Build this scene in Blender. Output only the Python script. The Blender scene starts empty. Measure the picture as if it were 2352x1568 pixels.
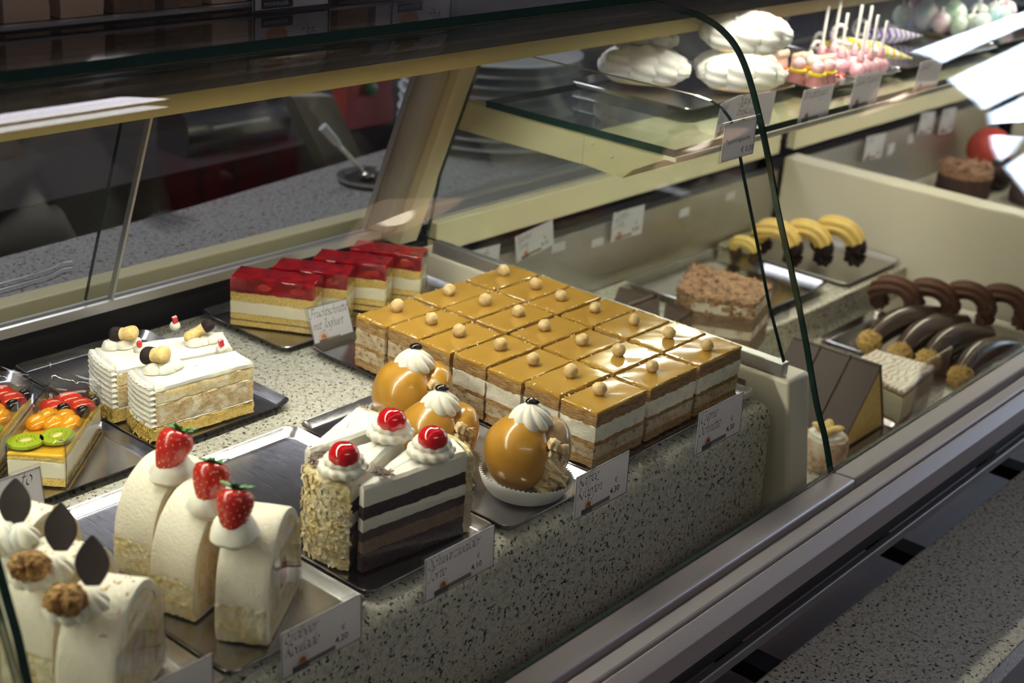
import bpy, bmesh, math, random
from mathutils import Vector, Matrix, noise
random.seed(7)
PI = math.pi
W, H = 2352, 1568
SC = bpy.context.scene
COL = SC.collection

# ------------------------------------------------------------------ camera
F_PX = 3267.8
CAM_POS = Vector((0.0, 0.0, 0.58))
CR = Vector((0.6510, -0.7559, 0.0686)).normalized()          # camera right
YAW, PITCH, ROLL = math.radians(50.8888), math.radians(22.2134), math.radians(4.248)
_f = Vector((math.cos(PITCH)*math.sin(YAW), math.cos(PITCH)*math.cos(YAW), -math.sin(PITCH)))
_r = Vector((math.cos(YAW), -math.sin(YAW), 0)); _u = _r.cross(_f)
CR = _r*math.cos(ROLL) + _u*math.sin(ROLL)
CU = -_r*math.sin(ROLL) + _u*math.cos(ROLL)
CF = _f
cam = bpy.data.cameras.new('camera')
cam.sensor_width = 36.0
cam.lens = F_PX*36.0/W
cam.clip_start = 0.02
cam.dof.use_dof = True
cam.dof.focus_distance = 1.24
cam.dof.aperture_fstop = 6.7
cam_o = bpy.data.objects.new('camera', cam)
M3 = Matrix((CR, CU, -CF)).transposed()
cam_o.matrix_world = Matrix.Translation(CAM_POS) @ M3.to_4x4()
COL.objects.link(cam_o)
SC.camera = cam_o

def ray(px, py):
    return CR*((px-W/2)/F_PX) - CU*((py-H/2)/F_PX) + CF
def G(px, py, z=0.0):
    d = ray(px, py); return CAM_POS + d*((z-CAM_POS.z)/d.z)
def GY(px, py, y):
    d = ray(px, py); return CAM_POS + d*(y/d.y)
def GX(px, py, x):
    d = ray(px, py); return CAM_POS + d*(x/d.x)

# ------------------------------------------------------------------ world, exposure, area lights
world = bpy.data.worlds.new('World'); SC.world = world
world.use_nodes = True
world.node_tree.nodes['Background'].inputs[0].default_value = (0.55, 0.5, 0.6, 1)
world.node_tree.nodes['Background'].inputs[1].default_value = 0.06
SC.view_settings.view_transform = 'Standard'
SC.view_settings.look = 'None'
SC.view_settings.exposure = 0.0
SC.view_settings.gamma = 1.0
SC.view_settings.use_curve_mapping = False
SC.cycles.transparent_max_bounces = 32
SC.cycles.max_bounces = 10
SC.cycles.sample_clamp_indirect = 6.0
LAMP_E = 76.0            # strength of the fluorescent tubes in the canopy
LAMP_COL = (1.0, 0.945, 0.80)

def area(name, loc, target, sx, sy, power, col):
    l = bpy.data.lights.new(name, 'AREA'); l.shape = 'RECTANGLE'; l.size = sx; l.size_y = sy
    l.energy = power; l.color = col
    o = bpy.data.objects.new(name, l); COL.objects.link(o)
    o.location = loc
    o.rotation_euler = (Vector(target)-Vector(loc)).to_track_quat('-Z', 'Y').to_euler()
    return o
area('added_shop_fill', (0.2, -1.25, 1.72), (0.9, 0.4, -0.2), 1.6, 0.22, 10.5, (1.0, 0.86, 0.76))  # unseen fill light, added to brighten the front of the counter
area('added_worktop_fill', (1.0, 2.1, 1.6), (1.0, 1.5, 0.0), 1.6, 0.4, 20.0, (0.97, 0.93, 1.0))  # unseen fill light, added to brighten the rear worktop

# ------------------------------------------------------------------ object helpers
def tag(o, label=None, cat=None, group=None, kind=None):
    if label: o['label'] = label
    if cat: o['category'] = cat
    if group: o['group'] = group
    if kind: o['kind'] = kind
    return o
def empty(name, loc=(0, 0, 0), rz=0.0, label=None, cat=None, group=None):
    o = bpy.data.objects.new(name, None); o.empty_display_size = 0.02
    COL.objects.link(o); o.location = loc; o.rotation_euler = (0, 0, rz)
    return tag(o, label, cat, group)
def copy_tree(o, parent=None):
    c = o.copy(); COL.objects.link(c); c.parent = parent
    for ch in list(o.children):
        copy_tree(ch, c)
    return c
def world_mat(o):
    m = Matrix.LocRotScale(o.location, o.rotation_euler, o.scale)
    return world_mat(o.parent) @ m if o.parent else m

class MB:
    def __init__(s): s.v = []; s.f = []; s.m = []
    def add(s, vs, fs, mi=0):
        b = len(s.v); s.v += [tuple(p) for p in vs]
        for f in fs: s.f.append([b+i for i in f]); s.m.append(mi)
    def box(s, x0, x1, y0, y1, z0, z1, mi=0):
        vs = [(x, y, z) for z in (z0, z1) for x, y in ((x0, y0), (x1, y0), (x1, y1), (x0, y1))]
        s.add(vs, [(3, 2, 1, 0), (4, 5, 6, 7), (0, 1, 5, 4), (1, 2, 6, 5), (2, 3, 7, 6), (3, 0, 4, 7)], mi)
    def obox(s, p, ux, uy, uz, mi=0):       # oriented box from corner p and three edge vectors
        p, ux, uy, uz = map(Vector, (p, ux, uy, uz))
        vs = [p, p+ux, p+ux+uy, p+uy, p+uz, p+ux+uz, p+ux+uy+uz, p+uy+uz]
        s.add(vs, [(3, 2, 1, 0), (4, 5, 6, 7), (0, 1, 5, 4), (1, 2, 6, 5), (2, 3, 7, 6), (3, 0, 4, 7)], mi)
    def loft(s, rings, mi=0, closed=True, cap0=True, cap1=True):
        n = len(rings[0]); vs = [p for r in rings for p in r]; fs = []
        for i in range(len(rings)-1):
            for j in range(n if closed else n-1):
                k = (j+1) % n
                fs.append((i*n+j, i*n+k, (i+1)*n+k, (i+1)*n+j))
        if cap0: fs.append(tuple(reversed(range(n))))
        if cap1: fs.append(tuple((len(rings)-1)*n+j for j in range(n)))
        s.add(vs, fs, mi)
    def lathe(s, prof, seg=24, c=(0, 0, 0), mi=0, mod=None):
        rings = []
        for i, (r, z) in enumerate(prof):
            rr = []
            for j in range(seg):
                a = 2*PI*j/seg
                k = r*(mod(a, i/(len(prof)-1.0)) if mod else 1.0)
                rr.append((c[0]+k*math.cos(a), c[1]+k*math.sin(a), c[2]+z))
            rings.append(rr)
        s.loft(rings, mi)
    def ball(s, c, r, seg=16, rows=10, mi=0, disp=None, R=None):
        if not hasattr(r, '__len__'): r = (r, r, r)
        rings = []
        for i in range(rows+1):
            t = PI*(i/rows); t = min(max(t, 0.02), PI-0.02)
            rr = []
            for j in range(seg):
                a = 2*PI*j/seg
                d = Vector((math.sin(t)*math.cos(a), math.sin(t)*math.sin(a), -math.cos(t)))
                k = disp(d) if disp else 1.0
                p = Vector((d.x*r[0]*k, d.y*r[1]*k, d.z*r[2]*k))
                if R: p = R @ p
                rr.append(p+Vector(c))
            rings.append(rr)
        s.loft(rings, mi)
    def tube(s, pts, rad, seg=8, mi=0, mod=None, up=(0, 0, 1)):
        pts = [Vector(p) for p in pts]; n = len(pts); rings = []
        for i, p in enumerate(pts):
            t = (pts[min(i+1, n-1)]-pts[max(i-1, 0)]).normalized()
            u = Vector(up)
            if abs(t.dot(u)) > 0.95: u = Vector((1, 0, 0))
            a = t.cross(u).normalized(); b = a.cross(t)
            r = rad(i/(n-1.0)) if callable(rad) else rad
            rr = []
            for j in range(seg):
                an = 2*PI*j/seg
                k = r*(mod(an, i/(n-1.0)) if mod else 1.0)
                rr.append(p+a*(k*math.cos(an))+b*(k*math.sin(an)))
            rings.append(rr)
        s.loft(rings, mi)
    def xprof(s, prof, x0, x1, mi=0):        # closed (y,z) outline pushed along x
        a = [(x0, y, z) for y, z in prof]; b = [(x1, y, z) for y, z in prof]
        s.loft([a, b], mi)
    def slab(s, poly, z0, z1, amp=0.0005, fr=220.0, step=0.004, nz=None, top=0.0006, bev=0.0012, mi=0, side=None, seed=0.0, dome=0.0, zw0=0.0, zw1=0.0):
        # cake layer: outline poly (ccw), edges cut finely and roughened outward by noise
        P = [Vector((x, y, 0)) for x, y in poly]
        ar = sum(P[i].x*P[(i+1) % len(P)].y-P[(i+1) % len(P)].x*P[i].y for i in range(len(P)))
        if ar < 0: P.reverse()
        pts = []; nor = []; tt = []
        for i in range(len(P)):
            a, b = P[i], P[(i+1) % len(P)]; L = (b-a).length; k = max(1, int(L/step))
            nn = Vector(((b-a).y, -(b-a).x, 0)).normalized()
            for j in range(k):
                pts.append(a.lerp(b, j/k)); nor.append(nn); tt.append((i, j/k))
        n = len(pts); nr = []
        for i in range(n):
            nr.append((nor[i]+nor[i-1]+nor[(i+1) % n]).normalized())
        c = sum(pts, Vector())/n
        if nz is None: nz = max(2, int((z1-z0)/step)+1)
        rings = []
        def wob(p, z): return noise.noise(Vector((p.x*95, p.y*95, z*900)))+.6*noise.noise(Vector((p.x*260, p.y*260, z*900)))
        def ring(z, off, sc, bump):
            rr = []
            for i in range(n):
                p = c+(pts[i]-c)*sc
                q = Vector((p.x*fr, p.y*fr, z*fr+seed))
                d = amp*noise.noise(q)+amp*0.6*noise.noise(q*2.3) if sc > .9 else 0
                if side and sc > .98: d += side(tt[i][0], tt[i][1], (z-z0)/(z1-z0))
                p = p+nr[i]*(d+off)
                zz = z+bump*(noise.noise(Vector((p.x*60, p.y*60, seed)))*1.0)
                t_ = min(1.0, max(0.0, (z-z0)/(z1-z0)))
                if zw0 and t_ < 1: zz += zw0*wob(pts[i], z0)*(1-t_)
                if zw1 and t_ > 0: zz += zw1*wob(pts[i], z1)*t_
                rr.append((p.x, p.y, zz))
            return rr
        rings.append(ring(z0, -bev*0.3, 1.0, 0))
        for i in range(nz):
            t = i/(nz-1.0); rings.append(ring(z0+(z1-z0-bev)*t+bev*0.0, 0, 1.0, 0 if i < nz-1 else top*0.3))
        rings.append(ring(z1, -bev, 1.0, top*0.6))
        for sc, dm in ((0.9, .25), (0.7, .6), (0.4, .9), (0.05, 1.0)):
            rings.append(ring(z1+dome*dm, -bev*0.5, sc, top))
        s.loft(rings, mi)
    def build(s, name, mats, parent=None, smooth=True, world=True, ang=None):
        me = bpy.data.meshes.new(name)
        vs = s.v
        if parent is not None and world:
            inv = world_mat(parent).inverted()
            vs = [inv @ Vector(p) for p in s.v]
        me.from_pydata([tuple(p) for p in vs], [], s.f)
        if not isinstance(mats, (list, tuple)): mats = [mats]
        for m in mats: me.materials.append(m)
        me.polygons.foreach_set('material_index', s.m)
        me.update(calc_edges=True)
        bm = bmesh.new(); bm.from_mesh(me)
        bmesh.ops.recalc_face_normals(bm, faces=bm.faces[:])
        a = math.radians(40 if ang is None else ang)
        for e in bm.edges:
            if len(e.link_faces) == 2 and e.calc_face_angle(0.0) > a: e.smooth = False
        for f in bm.faces: f.smooth = smooth
        bm.to_mesh(me); bm.free()
        o = bpy.data.objects.new(name, me); COL.objects.link(o)
        if parent is not None: o.parent = parent
        return o

def catmull(pts, n=6, closed=False):
    P = [Vector(p) for p in pts]; out = []; N = len(P)
    for i in range(N if closed else N-1):
        if closed: a, b, c, d = P[i-1], P[i], P[(i+1) % N], P[(i+2) % N]
        else: a, b, c, d = P[max(i-1, 0)], P[i], P[i+1], P[min(i+2, N-1)]
        for k in range(n):
            t = k/n
            out.append(0.5*((2*b)+(c-a)*t+(2*a-5*b+4*c-d)*t*t+(3*b-a-3*c+d)*t**3))
    if not closed: out.append(P[-1])
    return out
def bevel(o, w, seg=2):
    m = o.modifiers.new('bevel', 'BEVEL'); m.width = w; m.segments = seg; m.limit_method = 'ANGLE'; m.angle_limit = math.radians(35)
    return o
def rrect(x0, x1, y0, y1, r, n=5):
    out = []
    for cx, cy, a0 in ((x1-r, y0+r, -90), (x1-r, y1-r, 0), (x0+r, y1-r, 90), (x0+r, y0+r, 180)):
        for k in range(n+1):
            a = math.radians(a0+90*k/n); out.append((cx+r*math.cos(a), cy+r*math.sin(a)))
    return out
# ------------------------------------------------------------------ materials
def mat(name):
    m = bpy.data.materials.new(name); m.use_nodes = True
    nt = m.node_tree; return m, nt, nt.nodes['Principled BSDF']
def N(nt, t, **kw):
    n = nt.nodes.new(t)
    for k, v in kw.items(): setattr(n, k, v)
    return n
def ramp(nt, fac, stops, interp='LINEAR'):
    r = N(nt, 'ShaderNodeValToRGB'); r.color_ramp.interpolation = interp
    el = r.color_ramp.elements
    while len(el) > 1: el.remove(el[-1])
    el[0].position = stops[0][0]; el[0].color = (*stops[0][1], 1)
    for p, c in stops[1:]:
        e = el.new(p); e.color = (*c, 1)
    nt.links.new(fac, r.inputs[0]); return r.outputs[0]
def coords(nt, kind='Object', scale=1.0):
    tc = N(nt, 'ShaderNodeTexCoord'); mp = N(nt, 'ShaderNodeMapping')
    mp.inputs['Scale'].default_value = (scale,)*3 if not hasattr(scale, '__len__') else scale
    nt.links.new(tc.outputs[kind], mp.inputs[0]); return mp.outputs[0]
def tex_noise(nt, vec, scale, detail=3.0, rough=0.55):
    n = N(nt, 'ShaderNodeTexNoise'); n.inputs['Scale'].default_value = scale
    n.inputs['Detail'].default_value = detail; n.inputs['Roughness'].default_value = rough
    nt.links.new(vec, n.inputs['Vector']); return n.outputs['Fac']
def tex_voro(nt, vec, scale, feature='F1', out='Distance'):
    n = N(nt, 'ShaderNodeTexVoronoi'); n.feature = feature; n.inputs['Scale'].default_value = scale
    nt.links.new(vec, n.inputs['Vector']); return n.outputs[out]
def bump(nt, b, h, strength=0.4, dist=0.001):
    n = N(nt, 'ShaderNodeBump'); n.inputs['Strength'].default_value = strength; n.inputs['Distance'].default_value = dist
    nt.links.new(h, n.inputs['Height']); nt.links.new(n.outputs[0], b.inputs['Normal'])
def mixc(nt, fac, a, b, mode='MIX'):
    n = N(nt, 'ShaderNodeMix', data_type='RGBA', blend_type=mode)
    def put(i, v):
        if hasattr(v, 'is_linked') or isinstance(v, bpy.types.NodeSocket): nt.links.new(v, n.inputs[i])
        elif isinstance(v, (int, float)): n.inputs[i].default_value = v
        else: n.inputs[i].default_value = (*v, 1)
    put(0, fac); put(6, a); put(7, b); return n.outputs[2]

def simple(name, col, rough=0.5, metal=0.0, coat=0.0, spec=0.5, sss=0.0, ssc=(1, .6, .3), bmp=None, var=None, trans=0.0):
    """bmp=(scale,strength,dist); var=(scale,other colour,amount)"""
    m, nt, b = mat(name)
    b.inputs['Base Color'].default_value = (*col, 1); b.inputs['Roughness'].default_value = rough
    b.inputs['Metallic'].default_value = metal; b.inputs['Coat Weight'].default_value = coat
    b.inputs['Coat Roughness'].default_value = 0.08
    b.inputs['Specular IOR Level'].default_value = spec
    if sss:
        b.inputs['Subsurface Weight'].default_value = sss; b.inputs['Subsurface Radius'].default_value = ssc
        b.inputs['Subsurface Scale'].default_value = 0.004
    if trans: b.inputs['Transmission Weight'].default_value = trans
    v = coords(nt)
    if var:
        n = tex_noise(nt, v, var[0], 4)
        f = ramp(nt, n, [(0.38, (0, 0, 0)), (0.66, (1, 1, 1))])
        sep = N(nt, 'ShaderNodeMath', operation='MULTIPLY'); nt.links.new(f, sep.inputs[0]); sep.inputs[1].default_value = var[2]
        nt.links.new(mixc(nt, sep.outputs[0], col, var[1]), b.inputs['Base Color'])
    if bmp: bump(nt, b, tex_noise(nt, v, bmp[0], 4), bmp[1], bmp[2])
    return m

def crumb(name, c1, c2, scale=900, rough=0.85, strength=0.9, dist=0.0012, holes=(0.35, 0.55), c3=None):
    m, nt, b = mat(name); v = coords(nt)
    n = tex_noise(nt, v, scale*0.5, 5, 0.65)
    c = ramp(nt, n, [(holes[0], c2), (holes[1], c1)])
    if c3:
        n2 = tex_noise(nt, v, scale*0.12, 3)
        f = ramp(nt, n2, [(0.45, (0, 0, 0)), (0.6, (1, 1, 1))])
        c = mixc(nt, f, c, c3)
    nt.links.new(c, b.inputs['Base Color']); b.inputs['Roughness'].default_value = rough
    b.inputs['Specular IOR Level'].default_value = 0.25
    bump(nt, b, n, strength, dist)
    return m

def granite(name, light, mid, dark, scale=1.0, rough=0.22, fleck=None, fl_amt=0.59):
    m, nt, b = mat(name); v = coords(nt)
    n1 = tex_noise(nt, v, 150*scale, 3, .6)
    base = ramp(nt, n1, [(0.36, mid), (0.52, light), (0.75, light)])
    n2 = tex_noise(nt, v, 420*scale, 4, .7)
    base = mixc(nt, ramp(nt, n2, [(0.50, (0, 0, 0)), (0.62, (1, 1, 1))]), base, mid)
    n3 = tex_noise(nt, v, 255*scale, 2.5, .6)
    base = mixc(nt, ramp(nt, n3, [(fl_amt, (0, 0, 0)), (fl_amt+.035, (1, 1, 1))]), base, dark)
    n5 = tex_noise(nt, v, 150*scale, 2, .5)
    base = mixc(nt, ramp(nt, n5, [(0.67, (0, 0, 0)), (0.71, (.75, .75, .75))]), base, dark)
    if fleck:
        n4 = tex_noise(nt, v, 120*scale, 2, .5)
        base = mixc(nt, ramp(nt, n4, [(0.62, (0, 0, 0)), (0.67, (1, 1, 1))]), base, fleck)
    nt.links.new(base, b.inputs['Base Color']); b.inputs['Roughness'].default_value = rough
    return m

def steel(name, col=(.62, .61, .60), rough=0.28, scale=(1, 60, 1), strength=0.08):
    m, nt, b = mat(name); v = coords(nt, 'Object', scale)
    n = tex_noise(nt, v, 40, 4, .6)
    b.inputs['Metallic'].default_value = 1.0
    b.inputs['Base Color'].default_value = (*col, 1)
    r = N(nt, 'ShaderNodeMapRange'); nt.links.new(n, r.inputs[0])
    r.inputs['To Min'].default_value = max(rough-.1, .03); r.inputs['To Max'].default_value = rough+.12
    nt.links.new(r.outputs[0], b.inputs['Roughness'])
    bump(nt, b, n, strength, 0.0006)
    return m

def glass(name, tint=(.96, .985, .97), refl=0.045, rough=0.0, top=1.0):
    m = bpy.data.materials.new(name); m.use_nodes = True; nt = m.node_tree; nt.nodes.clear()
    out = N(nt, 'ShaderNodeOutputMaterial'); mx = N(nt, 'ShaderNodeMixShader')
    tr = N(nt, 'ShaderNodeBsdfTransparent'); tr.inputs[0].default_value = (*tint, 1)
    gl = N(nt, 'ShaderNodeBsdfGlossy'); gl.inputs['Roughness'].default_value = rough
    lw = N(nt, 'ShaderNodeLayerWeight'); lw.inputs[0].default_value = 0.5
    p = N(nt, 'ShaderNodeMath', operation='POWER'); nt.links.new(lw.outputs['Facing'], p.inputs[0]); p.inputs[1].default_value = 5.0
    q = N(nt, 'ShaderNodeMath', operation='MULTIPLY_ADD'); nt.links.new(p.outputs[0], q.inputs[0])
    q.inputs[1].default_value = top-refl; q.inputs[2].default_value = refl
    nt.links.new(q.outputs[0], mx.inputs[0]); nt.links.new(tr.outputs[0], mx.inputs[1]); nt.links.new(gl.outputs[0], mx.inputs[2])
    nt.links.new(mx.outputs[0], out.inputs[0]); return m

def emit(name, col, e):
    m = bpy.data.materials.new(name); m.use_nodes = True; nt = m.node_tree; nt.nodes.clear()
    out = N(nt, 'ShaderNodeOutputMaterial'); em = N(nt, 'ShaderNodeEmission')
    em.inputs[0].default_value = (*col, 1); em.inputs[1].default_value = e
    nt.links.new(em.outputs[0], out.inputs[0]); return m

M = {}
M['granite'] = granite('speckled_granite', (.62, .60, .52), (.42, .40, .335), (.05, .048, .046))
M['granite_grey'] = granite('grey_granite', (.40, .39, .40), (.27, .27, .28), (.06, .06, .07), 0.9, .25, (.16, .09, .06), .6)
M['steel'] = steel('brushed_steel')
M['steel_tray'] = steel('tray_steel', (.50, .49, .52), 0.20, (30, 1, 1), 0.05)
M['steel_panel'] = steel('steel_panel', (.50, .48, .44), 0.42, (60, 1, 1), 0.1)
M['alu_dark'] = simple('dull_aluminium', (.22, .21, .21), .5, 0.6)
M['alu'] = simple('aluminium', (.62, .61, .60), .38, 0.85, bmp=(300, .05, .0003))
M['rail'] = simple('rail_lacquer', (.32, .28, .285), .42, 0.0, bmp=(900, .08, .0003))
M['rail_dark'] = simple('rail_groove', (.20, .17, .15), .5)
M['black'] = simple('black_trim', (.008, .007, .008), .5)
M['brown'] = simple('brown_laminate', (.16, .09, .07), .4)
M['pack_lilac'] = simple('lilac_pack', (.46, .36, .37), .5)
M['pack_tan'] = simple('tan_pack', (.52, .37, .27), .5)
M['cream_plastic'] = simple('cream_lacquer', (.60, .54, .35), .42, bmp=(250, .05, .0004))
M['cream_panel'] = simple('cream_panel', (.74, .69, .56), .35, bmp=(120, .06, .0006))
M['yellow_refl'] = simple('yellow_reflector', (.60, .50, .20), .55)
M['canopy'] = simple('canopy_brown', (.16, .135, .12), .18, 0.35, coat=.3)
M['glass'] = glass('clear_glass')
M['glass_rear'] = glass('door_glass', (.95, .96, .95), .020, 0.0, .40)
M['glass_edge'] = simple('glass_edge', (.010, .035, .028), .12, coat=.3)
M['film'] = glass('clear_film', (.97, .97, .97), 0.035, 0.06)
M['acrylic'] = glass('clear_acrylic', (.93, .93, .94), 0.05, 0.05)
def card():
    m, nt, b = mat('white_card'); b.inputs['Base Color'].default_value = (.76, .75, .78, 1); b.inputs['Roughness'].default_value = .6
    t = N(nt, 'ShaderNodeBsdfTranslucent'); t.inputs[0].default_value = (.72, .69, .72, 1)
    mx = N(nt, 'ShaderNodeMixShader'); mx.inputs[0].default_value = .5
    out = [n for n in nt.nodes if n.type == 'OUTPUT_MATERIAL'][0]
    nt.links.new(b.outputs[0], mx.inputs[1]); nt.links.new(t.outputs[0], mx.inputs[2]); nt.links.new(mx.outputs[0], out.inputs[0]); return m
M['white_card'] = card()
M['ink'] = simple('dark_ink', (.022, .018, .02), .7)
M['grey_ink'] = simple('grey_ink', (.09, .08, .085), .6)
M['orange_ink'] = simple('orange_print', (.55, .19, .06), .6)
M['icing'] = simple('cream_icing', (.86, .80, .66), .5, sss=.2, bmp=(420, .55, .0016))
M['icing_white'] = simple('white_icing', (.88, .85, .76), .48, sss=.25, bmp=(180, .2, .0006))
M['whip'] = simple('whipped_cream', (.90, .86, .75), .5, sss=.3, bmp=(500, .12, .0004))
M['meringue'] = simple('meringue', (.87, .86, .82), .6, sss=.2)
M['yoghurt'] = simple('yoghurt_cream', (.88, .82, .62), .5, sss=.3, bmp=(300, .2, .0005))
M['sponge'] = crumb('yellow_sponge', (.80, .60, .20), (.58, .36, .07))
M['sponge_pale'] = crumb('pale_sponge', (.78, .63, .33), (.62, .44, .17), c3=(.84, .76, .55))
M['finger'] = crumb('ladyfinger_layer', (.70, .53, .30), (.50, .34, .16), 800, c3=(.82, .74, .55))
M['choc_sponge'] = crumb('chocolate_sponge', (.075, .042, .040), (.02, .012, .012), 1000)
M['mousse'] = crumb('brown_mousse', (.25, .16, .105), (.18, .11, .07), 500, strength=.3)
M['almond'] = crumb('almond_flakes', (.87, .74, .42), (.70, .50, .17), 420, .7, 1.0, .004, (.30, .54), (.88, .80, .56))
M['crumbs'] = crumb('yellow_crumbs', (.82, .60, .16), (.50, .29, .04), 420, .8, 1.0, .004, (.3, .55))
M['shav'] = simple('chocolate_shavings', (.075, .038, .028), .5)
M['shav_milk'] = crumb('milk_chocolate_shavings', (.42, .24, .15), (.12, .06, .04), 500, .5, 1.0, .003)
M['choc'] = simple('dark_chocolate', (.022, .013, .013), .55, spec=.18)
M['choc_glaze'] = simple('chocolate_glaze', (.040, .021, .018), .45, spec=.35)
M['bean'] = simple('glossy_bean', (.012, .007, .008), .12, coat=.6)
M['caramel'] = simple('caramel_glaze', (.47, .265, .045), .16, coat=.5, bmp=(40, .12, .001), var=(30, (.42, .225, .03), .5))
M['coffee_glaze'] = simple('coffee_glaze', (.47, .23, .025), .28, coat=.35, var=(45, (.56, .29, .035), .7), bmp=(30, .1, .002))
M['coffee_tan'] = simple('coffee_glaze_tan', (.42, .26, .13), .28, coat=.3)
M['coffee_cream'] = simple('coffee_cream', (.66, .50, .28), .5, sss=.2)
def pastry():
    m, nt, b = mat('puff_pastry'); v = coords(nt, 'Object', (1, 1, 9))
    n = tex_noise(nt, v, 110, 5, .7)
    v2 = coords(nt); n2 = tex_noise(nt, v2, 300, 4, .7)
    c = ramp(nt, n, [(.3, (.16, .07, .02)), (.45, (.46, .24, .07)), (.56, (.62, .38, .14)), (.7, (.74, .58, .34))])
    nt.links.new(c, b.inputs['Base Color']); b.inputs['Roughness'].default_value = .75
    a = N(nt, 'ShaderNodeMath', operation='ADD'); nt.links.new(n, a.inputs[0]); nt.links.new(n2, a.inputs[1])
    bump(nt, b, a.outputs[0], 1.0, .003); return m
M['pastry'] = pastry()
M['nut_cream'] = crumb('nut_cream', (.52, .40, .25), (.17, .10, .05), 420, .75, .9, .002, (.36, .50), (.60, .48, .32))
M['hazelnut'] = simple('hazelnut', (.78, .62, .34), .55, var=(90, (.58, .36, .12), .8), bmp=(200, .2, .001))
M['cherry'] = simple('cherry', (.56, .006, .012), .06, coat=.9, sss=.3, ssc=(1, .1, .1))
M['strawberry'] = simple('strawberry', (.46, .012, .012), .25, coat=.35, var=(60, (.56, .035, .02), .6))
M['seed'] = simple('strawberry_seed', (.72, .42, .10), .4)
M['leaf'] = simple('strawberry_leaf', (.035, .15, .03), .45, var=(80, (.08, .28, .05), .6))
M['red_bit'] = simple('candied_red', (.62, .02, .03), .2, coat=.5)
M['walnut'] = crumb('walnut', (.40, .22, .07), (.13, .055, .015), 260, .55, .6, .002)
M['biscuit'] = crumb('biscuit', (.82, .62, .28), (.66, .43, .14), 500, .75, .5, .001)
M['paper'] = simple('pleated_paper', (.80, .79, .76), .6)
def jelly(name, col, col2):
    m, nt, b = mat(name); v = coords(nt)
    n = tex_noise(nt, v, 55, 2, .5)
    nt.links.new(ramp(nt, n, [(.35, col2), (.6, col)]), b.inputs['Base Color'])
    b.inputs['Roughness'].default_value = .08; b.inputs['Coat Weight'].default_value = .5
    b.inputs['Subsurface Weight'].default_value = .35; b.inputs['Subsurface Radius'].default_value = (1, .1, .08)
    b.inputs['Subsurface Scale'].default_value = .006
    return m
M['jelly_red'] = jelly('red_jelly', (.36, .005, .010), (.16, .002, .006))
M['berry_red'] = simple('jelly_strawberry', (.56, .022, .018), .15, coat=.4, var=(120, (.64, .09, .04), .5))
M['berry_deep'] = simple('berry_in_jelly', (.42, .012, .012), .15, coat=.4, var=(90, (.55, .06, .04), .5))
M['clear_jelly'] = glass('clear_jelly', (.98, .93, .80), .05, .02)
M['orange_fruit'] = simple('orange_fruit', (.85, .33, .01), .15, coat=.4, var=(90, (.90, .48, .03), .7), sss=.3)
M['yellow_gel'] = simple('yellow_gel', (.80, .52, .06), .15, coat=.4, sss=.3)
M['dark_berry'] = simple('dark_berry', (.010, .008, .016), .12, coat=.5)
def kiwi():
    m, nt, b = mat('kiwi'); v = coords(nt, 'UV')
    sub = N(nt, 'ShaderNodeVectorMath', operation='LENGTH'); nt.links.new(v, sub.inputs[0])
    c = ramp(nt, sub.outputs['Value'], [(.0, (.80, .78, .42)), (.28, (.74, .72, .30)), (.36, (.34, .50, .04)), (.8, (.30, .48, .03)), (1.0, (.36, .55, .08))])
    nt.links.new(c, b.inputs['Base Color']); b.inputs['Roughness'].default_value = .12; b.inputs['Coat Weight'].default_value = .5
    return m
M['kiwi'] = simple('kiwi_flesh', (.36, .50, .03), .13, coat=.5, sss=.2, var=(140, (.44, .60, .06), .7))
M['kiwi_core'] = simple('kiwi_core', (.74, .72, .36), .2, coat=.3)
M['choc_cookie'] = simple('chocolate_cookie', (.10, .042, .024), .7, bmp=(500, .3, .0008))
M['cookie'] = simple('butter_cookie', (.78, .58, .18), .6, bmp=(400, .25, .0008), var=(60, (.66, .42, .10), .5))
M['banana_choc'] = simple('chocolate_coat', (.058, .034, .026), .22, coat=.4)
M['nut_crumb'] = crumb('chopped_nuts', (.62, .42, .16), (.36, .20, .05), 500, .7, 1.0, .003)
M['fondant'] = None
def marbled():
    m, nt, b = mat('marbled_fondant'); v = coords(nt, 'Object', (1, 1, 1))
    w = N(nt, 'ShaderNodeTexWave'); w.bands_direction = 'Y'; w.inputs['Scale'].default_value = 38; w.inputs['Distortion'].default_value = 9
    w.inputs['Detail Scale'].default_value = 1.2
    nt.links.new(v, w.inputs['Vector'])
    c = ramp(nt, w.outputs['Fac'], [(.0, (.42, .24, .10)), (.28, (.80, .70, .54)), (.5, (.88, .84, .76)), (1, (.88, .84, .76))])
    nt.links.new(c, b.inputs['Base Color']); b.inputs['Roughness'].default_value = .3; return m
M['fondant'] = marbled()
M['pink'] = simple('pink_sugar', (.80, .30, .42), .5, var=(150, (.88, .72, .72), .9))
M['rosy'] = simple('rosy_marzipan', (.80, .55, .42), .5)
M['mauve'] = simple('mauve_sugar', (.46, .19, .19), .5)
M['green_sugar'] = simple('green_sugar', (.42, .60, .32), .5)
M['yellow_sugar'] = simple('yellow_sugar', (.82, .58, .05), .4)
M['white_sugar'] = simple('white_sugar', (.84, .80, .74), .5)
M['red_sugar'] = simple('red_sugar', (.70, .06, .05), .4)
M['purple'] = simple('purple_ribbon', (.14, .03, .50), .35)
M['gold_bow'] = simple('yellow_ribbon', (.78, .58, .02), .35)
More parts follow.
